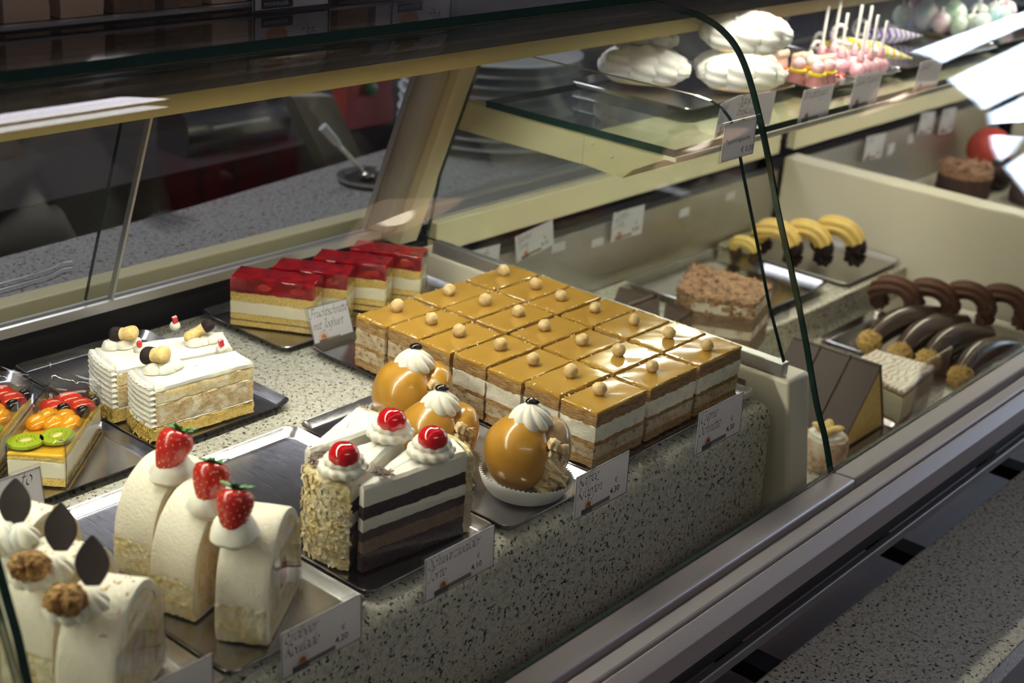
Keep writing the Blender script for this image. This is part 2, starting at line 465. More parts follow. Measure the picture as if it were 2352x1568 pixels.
def stripes(name, c1, c2, sc):
    m, nt, b = mat(name); v = coords(nt, 'Object')
    w = N(nt, 'ShaderNodeTexWave'); w.bands_direction = 'X'; w.inputs['Scale'].default_value = sc; w.inputs['Distortion'].default_value = 1.0
    nt.links.new(v, w.inputs['Vector'])
    nt.links.new(ramp(nt, w.outputs['Fac'], [(.55, c1), (.65, c2)]), b.inputs['Base Color']); b.inputs['Roughness'].default_value = .3; return m
M['stripe_yellow'] = stripes('yellow_striped_wrap', (.85, .84, .80), (.82, .62, .05), 26)
M['stripe_purple'] = stripes('purple_striped_wrap', (.85, .84, .82), (.16, .05, .48), 26)
M['stripe_red'] = stripes('red_striped_wrap', (.85, .82, .80), (.68, .08, .04), 26)
M['stick'] = simple('white_stick', (.86, .84, .84), .35)
M['egg_white'] = simple('egg_wrap', (.80, .80, .78), .25, coat=.3, var=(40, (.10, .42, .50), .9))
M['egg_green'] = simple('egg_wrap_green', (.70, .74, .70), .25, coat=.3, var=(40, (.14, .45, .16), .9))
M['egg_pink'] = simple('egg_wrap_pink', (.78, .72, .74), .25, coat=.3, var=(40, (.60, .06, .22), .9))
M['wall'] = simple('dim_wall', (.10, .075, .07), .7)
M['floor'] = None
def tiles():
    m, nt, b = mat('floor_tiles'); v = coords(nt, 'Object', 1.0)
    br = N(nt, 'ShaderNodeTexBrick'); br.offset = 0.0; br.inputs['Scale'].default_value = 3.0
    br.inputs['Color1'].default_value = (.10, .075, .07, 1); br.inputs['Color2'].default_value = (.12, .09, .08, 1)
    br.inputs['Mortar'].default_value = (.035, .03, .03, 1); br.inputs['Mortar Size'].default_value = .012
    br.inputs['Brick Width'].default_value = 1.0; br.inputs['Row Height'].default_value = 1.0
    nt.links.new(v, br.inputs['Vector']); nt.links.new(br.outputs[0], b.inputs['Base Color']); b.inputs['Roughness'].default_value = .3; return m
M['floor'] = tiles()
M['tube'] = emit('fluorescent_tube', LAMP_COL, LAMP_E)
M['tube_low'] = emit('shelf_tube', LAMP_COL, LAMP_E*.55)
M['tube_far'] = emit('far_tube', LAMP_COL, LAMP_E*.58)
M['dark_cab'] = simple('dark_cabinet', (.030, .026, .030), .3, coat=.1)
M['red_bag'] = simple('red_bag', (.50, .06, .05), .5)
M['plate'] = simple('white_china', (.66, .66, .68), .2, coat=.4)
M['grey_paint'] = simple('grey_paint', (.34, .31, .26), .5)
def lit_shade():
    m, nt, b = mat('lit_lamp_shade'); b.inputs['Base Color'].default_value = (.60, .38, .24, 1); b.inputs['Roughness'].default_value = .5
    b.inputs['Emission Color'].default_value = (.95, .60, .42, 1); b.inputs['Emission Strength'].default_value = 1.1; return m
M['wood_shade'] = lit_shade()
M['cream_rough'] = crumb('rough_vanilla_cream', (.86, .82, .69), (.70, .58, .36), 260, .6, .8, .0016, (.30, .42))
# ------------------------------------------------------------------ lettering: broad-nib script for the price cards
GL = {
 'a': (.92, [[(.72,.88),(.45,1),(.14,.68),(.1,.22),(.32,0),(.6,.3),(.76,.95)], [(.78,1),(.68,.2),(.82,0),(1,.2)]]),
 'b': (.9, [[(.36,1.8),(.12,.3),(.3,0),(.62,.15),(.74,.7),(.52,1),(.22,.6)]]),
 'c': (.74, [[(.7,.82),(.45,1),(.15,.65),(.12,.25),(.38,0),(.7,.22)]]),
 'd': (.95, [[(.72,.88),(.45,1),(.14,.68),(.1,.22),(.32,0),(.6,.3),(.78,.95)], [(1.0,1.8),(.80,1),(.70,.2),(.84,0),(1,.2)]]),
 'e': (.76, [[(.16,.45),(.55,.55),(.64,.85),(.42,1),(.15,.65),(.12,.25),(.38,0),(.7,.22)]]),
 'f': (.62, [[(.95,1.68),(.72,1.8),(.52,1.4),(.3,0),(.14,-.6),(-.12,-.62)], [(.14,.95),(.74,.95)]]),
 'g': (.92, [[(.72,.88),(.45,1),(.14,.68),(.1,.22),(.32,0),(.6,.3),(.76,.95)], [(.78,1),(.62,-.1),(.42,-.65),(.05,-.62)]]),
 'h': (.95, [[(.42,1.8),(.1,0)], [(.2,.5),(.52,.96),(.72,.85),(.62,.2),(.75,0),(.95,.2)]]),
 'i': (.46, [[(.08,.85),(.26,1),(.16,.2),(.28,0),(.46,.2)], [(.34,1.38),(.38,1.46)]]),
 'k': (.9, [[(.42,1.8),(.1,0)], [(.75,1),(.25,.45),(.55,.3),(.65,0),(.9,.15)]]),
 'l': (.46, [[(.42,1.8),(.16,.2),(.28,0),(.46,.2)]]),
 'm': (1.4, [[(.1,.9),(.25,1),(.1,0)], [(.2,.5),(.5,.96),(.66,.8),(.55,0)], [(.66,.5),(.95,.96),(1.12,.85),(1.02,.2),(1.15,0),(1.35,.2)]]),
 'n': (.97, [[(.1,.9),(.25,1),(.1,0)], [(.2,.5),(.52,.96),(.72,.85),(.62,.2),(.75,0),(.95,.2)]]),
 'o': (.84, [[(.45,1),(.14,.65),(.12,.2),(.38,0),(.68,.3),(.7,.75),(.45,1)]]),
 'p': (.9, [[(.06,.9),(.25,1),(-.02,-.7)], [(.2,.55),(.5,1),(.74,.7),(.6,.15),(.3,0),(.14,.2)]]),
 'r': (.7, [[(.1,.9),(.25,1),(.1,0)], [(.2,.5),(.45,.92),(.7,.95)]]),
 's': (.66, [[(.6,.88),(.35,1),(.2,.75),(.5,.35),(.35,0),(.05,.12)]]),
 't': (.56, [[(.36,1.4),(.16,.2),(.3,0),(.54,.2)], [(.06,.97),(.6,1)]]),
 'u': (.97, [[(.1,.9),(.25,1),(.14,.25),(.3,0),(.6,.35),(.76,.95)], [(.78,1),(.68,.2),(.82,0),(1,.2)]]),
 'w': (1.25, [[(.1,.95),(.25,1),(.18,.2),(.35,0),(.6,.4),(.68,.95)], [(.68,1),(.62,.2),(.8,0),(1.1,.4),(1.1,1)]]),
 'z': (.76, [[(.15,.9),(.68,.97),(.08,.03),(.7,.08)]]),
 'C': (1.1, [[(1.1,1.55),(.75,1.75),(.3,1.25),(.16,.5),(.45,0),(1,.25)]]),
 'E': (1.0, [[(1,1.62),(.6,1.75),(.4,1.35),(.6,.98),(.3,.85),(.14,.4),(.42,0),(.95,.25)], [(.5,.96),(.8,.98)]]),
 'F': (.95, [[(.5,1.65),(.35,.7),(.15,.05),(-.15,.05)], [(.1,1.6),(.5,1.75),(1.1,1.65)], [(.3,.9),(.85,.95)]]),
 'J': (.7, [[(.3,1.7),(.85,1.72)], [(.62,1.7),(.42,.2),(.15,-.4),(-.15,-.3)]]),
 'K': (1.1, [[(.5,1.75),(.12,0)], [(1.15,1.75),(.36,.95),(.7,.5),(1.0,0),(1.25,.1)], [(.2,1.7),(.5,1.75)]]),
 'P': (1.0, [[(.45,1.65),(.12,0)], [(.1,1.5),(.55,1.75),(1,1.5),(.8,1.0),(.35,.85)]]),
 'R': (1.1, [[(.45,1.65),(.12,0)], [(.1,1.5),(.55,1.75),(1,1.5),(.8,1.0),(.4,.9),(.7,.5),(.95,0),(1.2,.1)]]),
 'S': (.95, [[(.98,1.55),(.65,1.75),(.38,1.4),(.72,.8),(.6,.15),(.25,0),(.02,.3)]]),
 'T': (.9, [[(.05,1.5),(.3,1.7),(1.1,1.72)], [(.65,1.7),(.4,.3),(.2,0),(.0,.1)]]),
 'B': (1.05, [[(.45,1.7),(.12,0)], [(.1,1.5),(.6,1.75),(.95,1.45),(.5,.95),(.9,.6),(.6,.05),(.14,.05)]]),
 'L': (.9, [[(.5,1.75),(.25,.4),(.08,.05),(.5,.1),(.9,0)]]),
 'W': (1.5, [[(.1,1.6),(.3,1.75),(.25,0),(.85,1.6)], [(.85,1.6),(.85,0),(1.5,1.75)]]),
 'Z': (1.0, [[(.2,1.65),(1.0,1.7),(.05,.05),(.95,.1)]]),
 'N': (1.25, [[(.0,.05),(.15,.1),(.5,1.7)], [(.45,1.7),(.95,0)], [(.95,0),(1.3,1.7),(1.5,1.65)]]),
 'v': (.8, [[(.05,.9),(.2,1),(.3,0),(.75,1)]]),
}
GL['\u00e4'] = (.92, GL['a'][1]+[[(.36,1.38),(.40,1.46)], [(.70,1.38),(.74,1.46)]])
GL['\u00df'] = (.85, [[(-.1,-.6),(.1,-.5),(.35,1.2),(.62,1.75),(.8,1.45),(.5,1.0),(.72,.55),(.6,.05),(.36,.05)]])
def script_text(mb, txt, org, ux, uv, h, nrm, mi=0, pen=.17):
    """broad-nib lettering: org lower-left corner, ux and uv unit vectors, h = x-height"""
    org, ux, uv, nrm = Vector(org), Vector(ux), Vector(uv), Vector(nrm)
    x = 0.0; nib = Vector((math.cos(.75), math.sin(.75)))*pen*.5
    for ch in txt:
        if ch == ' ': x += .55; continue
        adv, strokes = GL[ch]
        for st in strokes:
            P = catmull([(a+b*.18, b, 0) for a, b in st], 4)
            q = []
            for p in P:
                for s in (-1, 1):
                    q.append(org+ux*((x+p.x+s*nib.x)*h)+uv*((p.y+s*nib.y)*h)+nrm)
            fs = [(2*i, 2*i+1, 2*i+3, 2*i+2) for i in range(len(P)-1)]
            mb.add(q, fs, mi)
        x += adv*.92
    return x*h
def text_width(txt):
    return sum(.55 if c == ' ' else GL[c][0]*.92 for c in txt)
_fc = {}
def plain_text(mb, txt, org, ux, uv, h, nrm, mi=0, bold=False):
    """upright sans lettering from the built-in font, as flat faces"""
    key = txt
    if key not in _fc:
        cu = bpy.data.curves.new('lettering', 'FONT'); cu.body = txt; cu.size = 1.0; cu.resolution_u = 2
        if bold: cu.offset = .012
        o = bpy.data.objects.new('lettering', cu); COL.objects.link(o)
        dg = bpy.context.evaluated_depsgraph_get(); me = o.evaluated_get(dg).to_mesh()
        _fc[key] = ([v.co.copy() for v in me.vertices], [tuple(p.vertices) for p in me.polygons])
        bpy.data.objects.remove(o); bpy.data.curves.remove(cu)
    vs, fs = _fc[key]
    org, ux, uv, nrm = Vector(org), Vector(ux), Vector(uv), Vector(nrm)
    mb.add([org+ux*(v.x*h)+uv*(v.y*h)+nrm for v in vs], fs, mi)

def price_sign(label, tl, tr, bl, lines, price=None, group=None, xh=None, font='script', back=None, holder=True, logo=True, sizes=None, big=False):
    """card in a clear holder; tl, tr, bl are its corners in space"""
    tl, tr, bl = Vector(tl), Vector(tr), Vector(bl)
    w = (tr-tl).length; ux = (tr-tl).normalized()
    uy = (tl-bl); uy = (uy-ux*uy.dot(ux)); h = uy.length; uy.normalize()
    n = ux.cross(uy).normalized()                      # towards the reader
    if n.dot(CAM_POS-bl) < 0: n = -n
    root = empty('price_sign', tuple(bl), 0, label, 'price sign', group)
    t = .0006
    mb = MB(); mb.obox(bl-n*t, ux*w, uy*h, n*t)
    mb.build('card', M['white_card'], root, smooth=False)
    if holder:
        e = .0018
        mb = MB()
        mb.obox(bl-ux*e-uy*e-n*(t+.0016), ux*(w+2*e), uy*(h+2*e), n*.0012)
        mb.build('holder', M['acrylic'], root, smooth=False)
        mb = MB()
        fw = max(.00045, w*.006)
        for p, a, b in ((bl, ux*w, uy*fw), (bl+uy*(h-fw), ux*w, uy*fw), (bl, ux*fw, uy*h), (bl+ux*(w-fw), ux*fw, uy*h)):
            mb.obox(p+n*.0001, a, b, n*.0003)
        mb.build('border', M['grey_ink'], root, smooth=False)
    if lines:
        mb = MB(); nl = len(lines)
        for i, ln in enumerate(lines):
            if font == 'script':
                hh = xh or min(h*.155, w*.93/max(text_width(l) for l in lines))
                script_text(mb, ln, bl+ux*(w*.035)+uy*(h*(.985-.31*(i+1)+.05)), ux, uy, hh, n*.00015)
            else:
                hh = xh or h*.16
                plain_text(mb, ln, bl+ux*(w*.06)+uy*(h*(.62-.3*i)), ux, uy, hh, n*.00015)
        mb.build('lettering', M['ink'], root, smooth=False)
    if price:
        mb = MB()
        plain_text(mb, '\u20ac', bl+ux*(w*.74)+uy*(h*.40), ux, uy, h*.17, n*.00015)
        plain_text(mb, price, bl+ux*(w*.66)+uy*(h*.17), ux, uy, h*.20, n*.00015, bold=True)
        mb.build('price', M['ink'], root, smooth=False)
    if logo:
        mb = MB(); c = bl+ux*(w*.25)+uy*(h*.17); r = h*.105
        mb.add([c+n*.00012+ux*(r*math.cos(a*PI/10))+uy*(r*math.sin(a*PI/10)*1.15) for a in range(20)], [tuple(range(20))], 0)
        for k in range(11):
            a = PI*(.0+k/10.0); d = ux*math.cos(a)+uy*math.sin(a)*1.15; s = ux*math.sin(a)-uy*math.cos(a)
            mb.add([c+n*.00012+d*(r*1.25)+s*.0002, c+n*.00012+d*(r*1.25)-s*.0002, c+n*.00012+d*(r*1.6)-s*.0002, c+n*.00012+d*(r*1.6)+s*.0002], [(0, 1, 2, 3)], 1)
        for a0 in (.2, 1.1, 2.0):
            cc = c+(ux*math.cos(a0)+uy*math.sin(a0))*r*.45
            mb.add([cc+n*.0002+ux*(r*.22*math.cos(a*PI/4))+uy*(r*.22*math.sin(a*PI/4)) for a in range(8)], [tuple(range(8))], 1)
        mb.build('logo', [M['orange_ink'], M['brown']], root, smooth=False)
        mb = MB()
        mb.obox(bl+ux*(w*.13)+uy*(h*.02), ux*(w*.20), uy*(h*.12), n*.0003)
        mb.obox(bl+ux*(w*.33)+uy*(h*.045), ux*(w*.33), uy*(h*.10), n*.0003, 1)
        mb.build('logo_bar', [M['grey_ink'], M['rail_dark']], root, smooth=False)
    return root

# ------------------------------------------------------------------ room shell
XL, XR = -3.0, 6.0
def struct(name, mb, m):
    o = mb.build(name, m, None, smooth=False); o['kind'] = 'structure'; return o
mb = MB(); mb.box(XL, XR, -3, 4, -1.0, -.95); struct('floor', mb, M['floor'])
mb = MB(); mb.box(XL, XR, -3, 4, 1.75, 1.8); struct('ceiling', mb, M['wall'])
mb = MB(); mb.box(XL, XR, 3.0, 3.05, -.95, 1.75); struct('wall_back', mb, M['wall'])
mb = MB(); mb.box(XL, XR, -3.05, -3.0, -.95, 1.75); struct('wall_front', mb, M['wall'])
mb = MB(); mb.box(XL-.05, XL, -3, 3, -.95, 1.75); struct('wall_left', mb, M['wall'])
mb = MB(); mb.box(XR, XR+.05, -3, 3, -.95, 1.75); struct('wall_right', mb, M['wall'])

# ------------------------------------------------------------------ display counter
X0, D1, D2, X9 = .3435, 1.187, 2.062, 4.2      # left end of the bay, its two dividers, far end
# stepped granite shelf of the near bay
mb = MB()
prof = [(1.165, -.30), (1.165, -.001), (1.164, 0)]
for k in range(7):
    a = PI/2+ (PI/2-.10)*k/6
    prof.append((.632+.017*math.cos(a), -.017+.017*math.sin(a)))
prof += [(.606, -.30)]
mb.xprof(prof, .357, 1.176)
o = mb.build('granite_step', M['granite'], None, ang=50)
tag(o, 'pale speckled granite step carrying the near bay of cakes', 'counter shelf')

def divider(x, label, glass_pane=True, y0=.607, ztop=.026, goff=0.0):
    root = empty('divider_panel', (x, .9, -.16), 0, label, 'divider')
    mb = MB(); mb.xprof([(y0, ztop), (y0-.024, -.13), (y0-.024, -.30), (1.126, -.30), (1.126, ztop)], x, x+.042)
    bevel(mb.build('panel', M['cream_panel'], root, ang=60), .004, 3)
    if glass_pane:
        if not goff:
          mb = MB(); mb.xprof([(.617, .027), (.617, .0415), (1.10, .0415), (1.10, .027)], x+.002, x+.014)
          bevel(mb.build('glass_channel', M['alu'], root, smooth=False), .001)
        out = [(.6195, .041), (.645, .094), (.675, .17), (.695, .219), (.709, .257), (.7185, .2695), (.728, .277), (.742, .282), (.76, .284), (1.04, .284), (1.10, .12), (1.115, .041)]
        if goff: out = [(y, z if z > .042 else .0005) for y, z in out]
        mb = MB(); mb.xprof(out, x+.005+goff, x+.011+goff)
        o = mb.build('glass_pane', [M['glass'], M['glass_edge']], root, smooth=False)
        for p in o.data.polygons:
            if abs(p.normal.x) < .5: p.material_index = 1
        if not goff:
          mb = MB(); mb.box(x-.0008, x-.0001, .655, .672, -.052, .012)
          mb.build('edge_clip', M['rail_dark'], root, smooth=False)
    return root
divider(D1, 'cream divider with glass pane between the near and middle bays')
divider(D2, 'cream divider panel with bare top beyond the chocolate pastries', False, ztop=.003)
divider(3.05, 'farthest cream divider panel at the end of the third bay', False)
divider(.314, 'cream divider with glass pane at the near end of the cake bay', goff=.040)

KS = .985
def near(pr): return [(y*KS, .58-(.58-z)*KS) for y, z in pr]
# front rail: lacquered glazing profile, bumper, dark recess
root = empty('front_rail', (1.2, .53, -.2), 0, 'grey lacquered rail with grooves running along the foot of the glass', 'rail')
mb = MB()
mb.xprof(near([(.562, -.090), (.562, -.0695), (.558, -.0680), (.536, -.0665), (.534, -.068), (.534, -.0900)]), -1, D1+.0150)
mb.xprof(near([(.562, -.090), (.562, -.0695), (.558, -.0680), (.536, -.0665), (.534, -.068), (.534, -.0900)]), D1+.0172, X9)
bevel(mb.build('glazing_bead', M['rail'], root, ang=30), .0012)
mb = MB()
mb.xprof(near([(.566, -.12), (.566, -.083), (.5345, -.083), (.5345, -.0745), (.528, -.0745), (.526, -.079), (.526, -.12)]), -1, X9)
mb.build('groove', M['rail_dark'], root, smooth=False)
mb = MB()
mb.xprof(near([(.528, -.12), (.528, -.0705), (.526, -.0692), (.5145, -.0700), (.5125, -.0715), (.5125, -.12)]), -1, X9)
bevel(mb.build('lip', M['rail'], root, ang=30), .0008)
mb = MB()
mb.xprof(near([(.5115, -.105), (.5115, -.0735), (.5095, -.0722), (.498, -.0780), (.4955, -.0800), (.4945, -.1010), (.500, -.105)]), -1, X9)
bevel(mb.build('bumper', M['rail'], root, ang=30), .0008)
mb = MB()
mb.xprof(near([(.574, -.15), (.574, -.105), (.512, -.105), (.512, -.1385), (.56, -.1385), (.56, -.15)]), -1, X9)
mb.build('recess', M['black'], root, smooth=False)
mb = MB()
mb.xprof(near([(.512, -.150), (.512, -.1415), (.504, -.1390), (.503, -.1400), (.503, -.1495)]), -1, X9)
mb.build('edge_strip', M['alu_dark'], root, smooth=False)
# lower front and bag ledge
mb = MB(); mb.box(-1, X9, .5765, .592, -.95, -.305)
mb.box(-1, X9, .5765, .5785, -.305, -.100)
tag(mb.build('kick_board', M['brown'], None, smooth=False), 'dark brown panel under the rail behind the bag ledge', 'panel')
mb = MB(); mb.box(-1, X9, .607, 1.20, -.95, -.302)
tag(mb.build('base_cabinet', M['cream_plastic'], None, smooth=False), 'counter cabinet carrying the granite steps and dividers', 'counter')
mb = MB(); mb.box(-.6, 3.3, 1.25, 1.44, -.95, -.0305)
tag(mb.build('worktop_base', M['dark_cab'], None, smooth=False), 'dark base cabinet under the grey rear worktop', 'cabinet')
root = empty('bag_ledge', (1.3, .43, -.24), 0, 'speckled granite ledge held off the counter front by black brackets', 'ledge')
mb = MB(); mb.box(-1, X9, .357, .511, -.232, -.20)
bevel(mb.build('ledge_slab', M['granite'], root, smooth=False), .003)
for px, py in ((1728, 1505), (2076, 1251), (2330, 1066)):
    c = G(px, py, -.205)
    mb = MB(); mb.box(c.x-.014, c.x+.014, .512, .576, -.222, -.205)
    mb.build('bracket', M['black'], root, smooth=False)

# curved front glass
GP = [(.5600, -.067), (.572, -.034), (.587, -.002), (.614, .07), (.638, .128), (.663, .185), (.682, .235), (.701, .279), (.719, .314), (.737, .337), (.760, .352), (.787, .3595), (.815, .3615), (.838, .3615)]
gp = catmull([(0, y, z) for y, z in near(GP)], 4)
def curved_glass(x0, x1, label, t=.006):
    n = len(gp); inner = []
    for i, p in enumerate(gp):
        d = (gp[min(i+1, n-1)]-gp[max(i-1, 0)]).normalized()
        inner.append(p+Vector((0, d.z, -d.y))*t)
    mb = MB()
    def pt(x, p): return (x, p.y, p.z)
    for P in (gp, inner):
        mb.loft([[pt(x0, p) for p in P], [pt(x1, p) for p in P]], 0, closed=False, cap0=False, cap1=False)
    for x in (x0, x1):
        mb.loft([[pt(x, p) for p in gp], [pt(x, p) for p in inner]], 1, closed=False, cap0=False, cap1=False)
    for i in (0, n-1):
        mb.add([pt(x0, gp[i]), pt(x1, gp[i]), pt(x1, inner[i]), pt(x0, inner[i])], [(0, 1, 2, 3)], 1)
    o = mb.build('curved_glass', [M['glass'], M['glass_edge']], None, ang=25)
    return tag(o, label, 'glass pane')
curved_glass(X0, D1+.0150, 'large curved glass pane in front of the near cake bay')
curved_glass(D1+.0172, 2.07, 'curved glass pane in front of the chocolate pastry bay')
curved_glass(2.0725, 3.1, 'curved glass pane of the far bay catching bright reflections')
curved_glass(-.6, X0-.003, 'curved glass pane edge at the lower left of the counter')

# overhead canopy with tubes
root = empty('light_canopy', (1.2, .9, .30), 0, 'long brown light canopy with yellow inner reflector above the cakes', 'light canopy')
mb = MB()
mb.xprof([(.8310, .3415), (.8310, .3670), (.841, .3715), (1.02, .3715), (1.02, .366), (.856, .366), (.840, .362), (.835, .3415)], -.8, X9)
mb.build('visor', M['canopy'], root, ang=30)
mb = MB(); mb.box(-.8, X9, .884, .887, .3285, .3655)
mb.build('added_light_blocker', M['cream_panel'], root, smooth=False)  # unseen plate, added to keep direct tube light off the yellow reflector
mb = MB()
mb.xprof([(.950, .2905), (.950, .3640), (.956, .3640), (.956, .2905)], -.8, X9)
mb.build('reflector', M['yellow_refl'], root, smooth=False)
mb = MB()
mb.xprof([(.9565, .306), (.9565, .366), (1.02, .366), (1.055, .306)], -.8, X9)
mb.build('back_housing', M['cream_plastic'], root, smooth=False)
for x0, x1 in ((-.5, .36), (.40, 1.08), (1.27, 2.0), (2.1, 2.9)):
    mb = MB(); mb.tube([(x0, .863, .3535), (x1, .863, .3535)], .0075, 10)
    mb.build('tube_lamp', M['tube'] if x0 < 1.2 else M['tube_far'], root)
mb = MB(); mb.box(-.8, X9, .796, 1.06, .3735, .3815)
o = mb.build('counter_glass', [M['glass'], M['glass_edge']], None, smooth=False)
for p in o.data.polygons:
    if abs(p.normal.z) < .5: p.material_index = 1
tag(o, 'flat glass counter top with dark green edge over the canopy', 'glass top')

# rear sill, posts, doors
DY0, DZ0, DY1, DZ1 = 1.172, .036, 1.075, .300           # door plane, foot and head
def door_y(z): return DY0+(DY1-DY0)*(z-DZ0)/(DZ1-DZ0)
root = empty('rear_sill', (.8, 1.2, 0), 0, 'aluminium sliding track over a black strip behind the near bay', 'door track')
mb = MB(); mb.box(-.5, D1-.012, 1.1805, 1.190, -.15, .031)
mb.build('black_strip', M['black'], root, smooth=False)
mb = MB(); mb.xprof([(1.168, .0315), (1.168, .0415), (1.171, .0425), (1.171, .0365), (1.178, .0365), (1.178, .0425), (1.181, .0425), (1.181, .0365), (1.196, .0365), (1.196, .0315)], -.5, D1-.016)
mb.build('track', M['alu'], root, smooth=False)
mb = MB(); mb.box(-.5, D1+.035, 1.2085, 1.235, -.05, .0460)
bevel(mb.build('sill_board', M['cream_plastic'], root, smooth=False), .002)

def slant_box(mb, x0, x1, z0, z1, d0, d1, mi=0):
    ya, yb = door_y(z0), door_y(z1)
    mb.xprof([(ya+d0, z0), (yb+d0, z1), (yb+d1, z1), (ya+d1, z0)], x0, x1, mi)
root = empty('rear_post', (1.21, 1.15, 0), 0, 'slanted cream post between the rear sliding doors', 'post')
mb = MB(); slant_box(mb, D1-.008, D1+.022, .0265, .284, -.030, .03); mb.build('post_body', M['cream_plastic'], root, smooth=False)
mb = MB(); slant_box(mb, D1-.030, D1-.009, .0445, .284, -.018, .02); mb.build('door_stop', M['grey_paint'], root, smooth=False)
mb = MB(); slant_box(mb, D1+.023, D1+.045, .0265, .284, -.012, .02); mb.build('jamb', M['cream_plastic'], root, smooth=False)
def sliding_door(x0, x1, off, label, zf=.0435):
    root = empty('sliding_door', ((x0+x1)/2, DY0+off, DZ0), 0, label, 'sliding door')
    mb = MB(); slant_box(mb, x0, x1, zf, .284, off, off+.005)
    o = mb.build('glass_pane', [M['glass_rear'], M['glass_edge']], root, smooth=False)
    for p in o.data.polygons:
        if abs(p.normal.x) > .5: p.material_index = 1
    mb = MB(); slant_box(mb, x1-.0022, x1+.0008, zf, .284, off-.001, off+.006)
    mb.build('edge_trim', M['alu'], root, smooth=False)
    return root
sliding_door(.20, .790, .0015, 'rear glass sliding door at the left with exposed edge')
sliding_door(.765, 1.155, .0105, 'rear glass sliding door behind the red fruit slices')

# middle bay: beam, sill, steel back, two granite decks
root = empty('rear_sill', (1.6, 1.15, 0), 0, 'cream door sill beam above the steel back of the middle bay', 'door track')
mb = MB(); mb.box(D1+.046, D2-.002, 1.135, 1.150, .006, .0455); bevel(mb.build('beam', M['cream_plastic'], root, smooth=False), .002)
mb = MB(); mb.xprof([(1.151, .044), (1.151, .0475), (1.171, .0520), (1.171, .0490), (1.179, .0490), (1.179, .0540), (1.196, .0540), (1.196, .044)], D1+.046, D2-.002)
mb.build('track', M['alu'], root, smooth=False)
sliding_door(D1+.05, 1.96, .0015, 'rear glass sliding door of the middle bay', .0550)
mb = MB(); mb.box(D1+.043, D2-.001, 1.1305, 1.134, -.12, -.020); mb.box(D1+.043, D2-.001, 1.134, 1.150, -.024, -.020)
tag(mb.build('steel_back', M['steel_panel'], None, smooth=False), 'brushed steel back panel of the middle bay holding price cards', 'back panel')
mb = MB(); mb.box(D1+.043, D2-.001, 1.175, 1.18, -.12, .0055)
tag(mb.build('shadow_panel', M['dark_cab'], None, smooth=False), 'dark panel behind the gap over the middle bay steel back', 'back panel')
def deck(name, x0, x1, y0, y1, z, label):
    mb = MB(); mb.box(x0, x1, y0, y1, -.30, z)
    o = bevel(mb.build(name, M['granite'], None, smooth=False), .003); return tag(o, label, 'counter shelf')
deck('granite_step', D1+.043, D2-.001, .880, 1.130, -.12, 'upper granite step at the back of the middle bay')
deck('granite_step', D1+.043, D2-.001, .594, .879, -.17, 'lower granite step at the front of the middle bay')
deck('granite_step', D2+.043, 3.049, .594, 1.130, -.13, 'granite shelf of the far third bay')
mb = MB(); mb.box(D2+.043, 2.93, 1.1305, 1.134, -.13, -.012)
tag(mb.build('steel_back', M['steel_panel'], None, smooth=False), 'brushed steel back panel of the far third bay', 'back panel')
mb = MB(); mb.box(D2+.043, 3.049, 1.175, 1.18, -.13, .0055)
tag(mb.build('shadow_panel', M['dark_cab'], None, smooth=False), 'dark panel behind the gap over the far steel back', 'back panel')
root = empty('rear_sill', (2.55, 1.15, 0), 0, 'cream door sill beam above the far third bay', 'door track')
mb = MB(); mb.box(D2+.046, 3.05, 1.135, 1.150, .006, .0455); mb.build('beam', M['cream_plastic'], root, smooth=False)
sliding_door(D2+.05, 3.0, .0015, 'rear glass sliding door of the far third bay', .0550)

# glass shelf over the middle and far bays
mb = MB(); mb.box(D1+.020, 3.04, .785, 1.045, .2125, .2205)
o = mb.build('glass_shelf', [M['glass'], M['glass_edge']], None, smooth=False)
for p in o.data.polygons:
    if abs(p.normal.z) < .5: p.material_index = 1
tag(o, 'green edged glass shelf carrying meringues and sugar sweets', 'shelf')
def shelf_arm(x, label):
    root = empty('shelf_bracket', (x, .95, .2), 0, label, 'shelf bracket')
    mb = MB(); mb.xprof([(.905, .177), (.905, .2120), (1.085, .2120), (1.098, .190), (1.092, .177)], x, x+.016)
    bevel(mb.build('arm', M['cream_plastic'], root, smooth=False), .001)
    return root
shelf_arm(D1+.024, 'near cream arm bracket carrying the glass shelf end')
shelf_arm(2.06, 'cream arm bracket under the glass shelf by the candy cones')
shelf_arm(3.0, 'far cream arm bracket at the end of the glass shelf')
root = empty('shelf_rail', (2, .83, .19), 0, 'cream lamp rail under the front of the glass shelf', 'rail')
mb = MB(); mb.xprof([(.800, .2120), (.795, .2085), (.838, .186), (.851, .174), (.854, .176), (.842, .190), (.815, .2050), (.898, .2050), (.900, .178), (.9045, .178), (.9045, .2120)], D1+.041, 3.03)
mb.build('housing', M['cream_plastic'], root, smooth=False)
mb = MB(); mb.xprof([(.800, .2120), (.795, .2085), (.838, .186), (.851, .174), (.9045, .178), (.9045, .2120)], D1+.024, D1+.0405)
mb.build('end_cap', M['cream_plastic'], root, smooth=False)
for x0, x1 in ((D1+.06, 2.0), (2.1, 2.98)):
    mb = MB(); mb.tube([(x0, .874, .1885), (x1, .874, .1885)], .006, 10); mb.build('tube_lamp', M['tube_low'], root)
mb = MB(); mb.xprof([(.783, .2075), (.783, .2120), (.799, .2120), (.799, .2075)], D1+.021, 3.03)
mb.build('edge_strip', M['cream_panel'], root, smooth=False)
for y, z in ((.893, .204), (.866, .195)):
    mb = MB(); mb.ball((D1+.0235, y, z), .0022, 8, 6); mb.build('screw', M['cream_panel'], root)

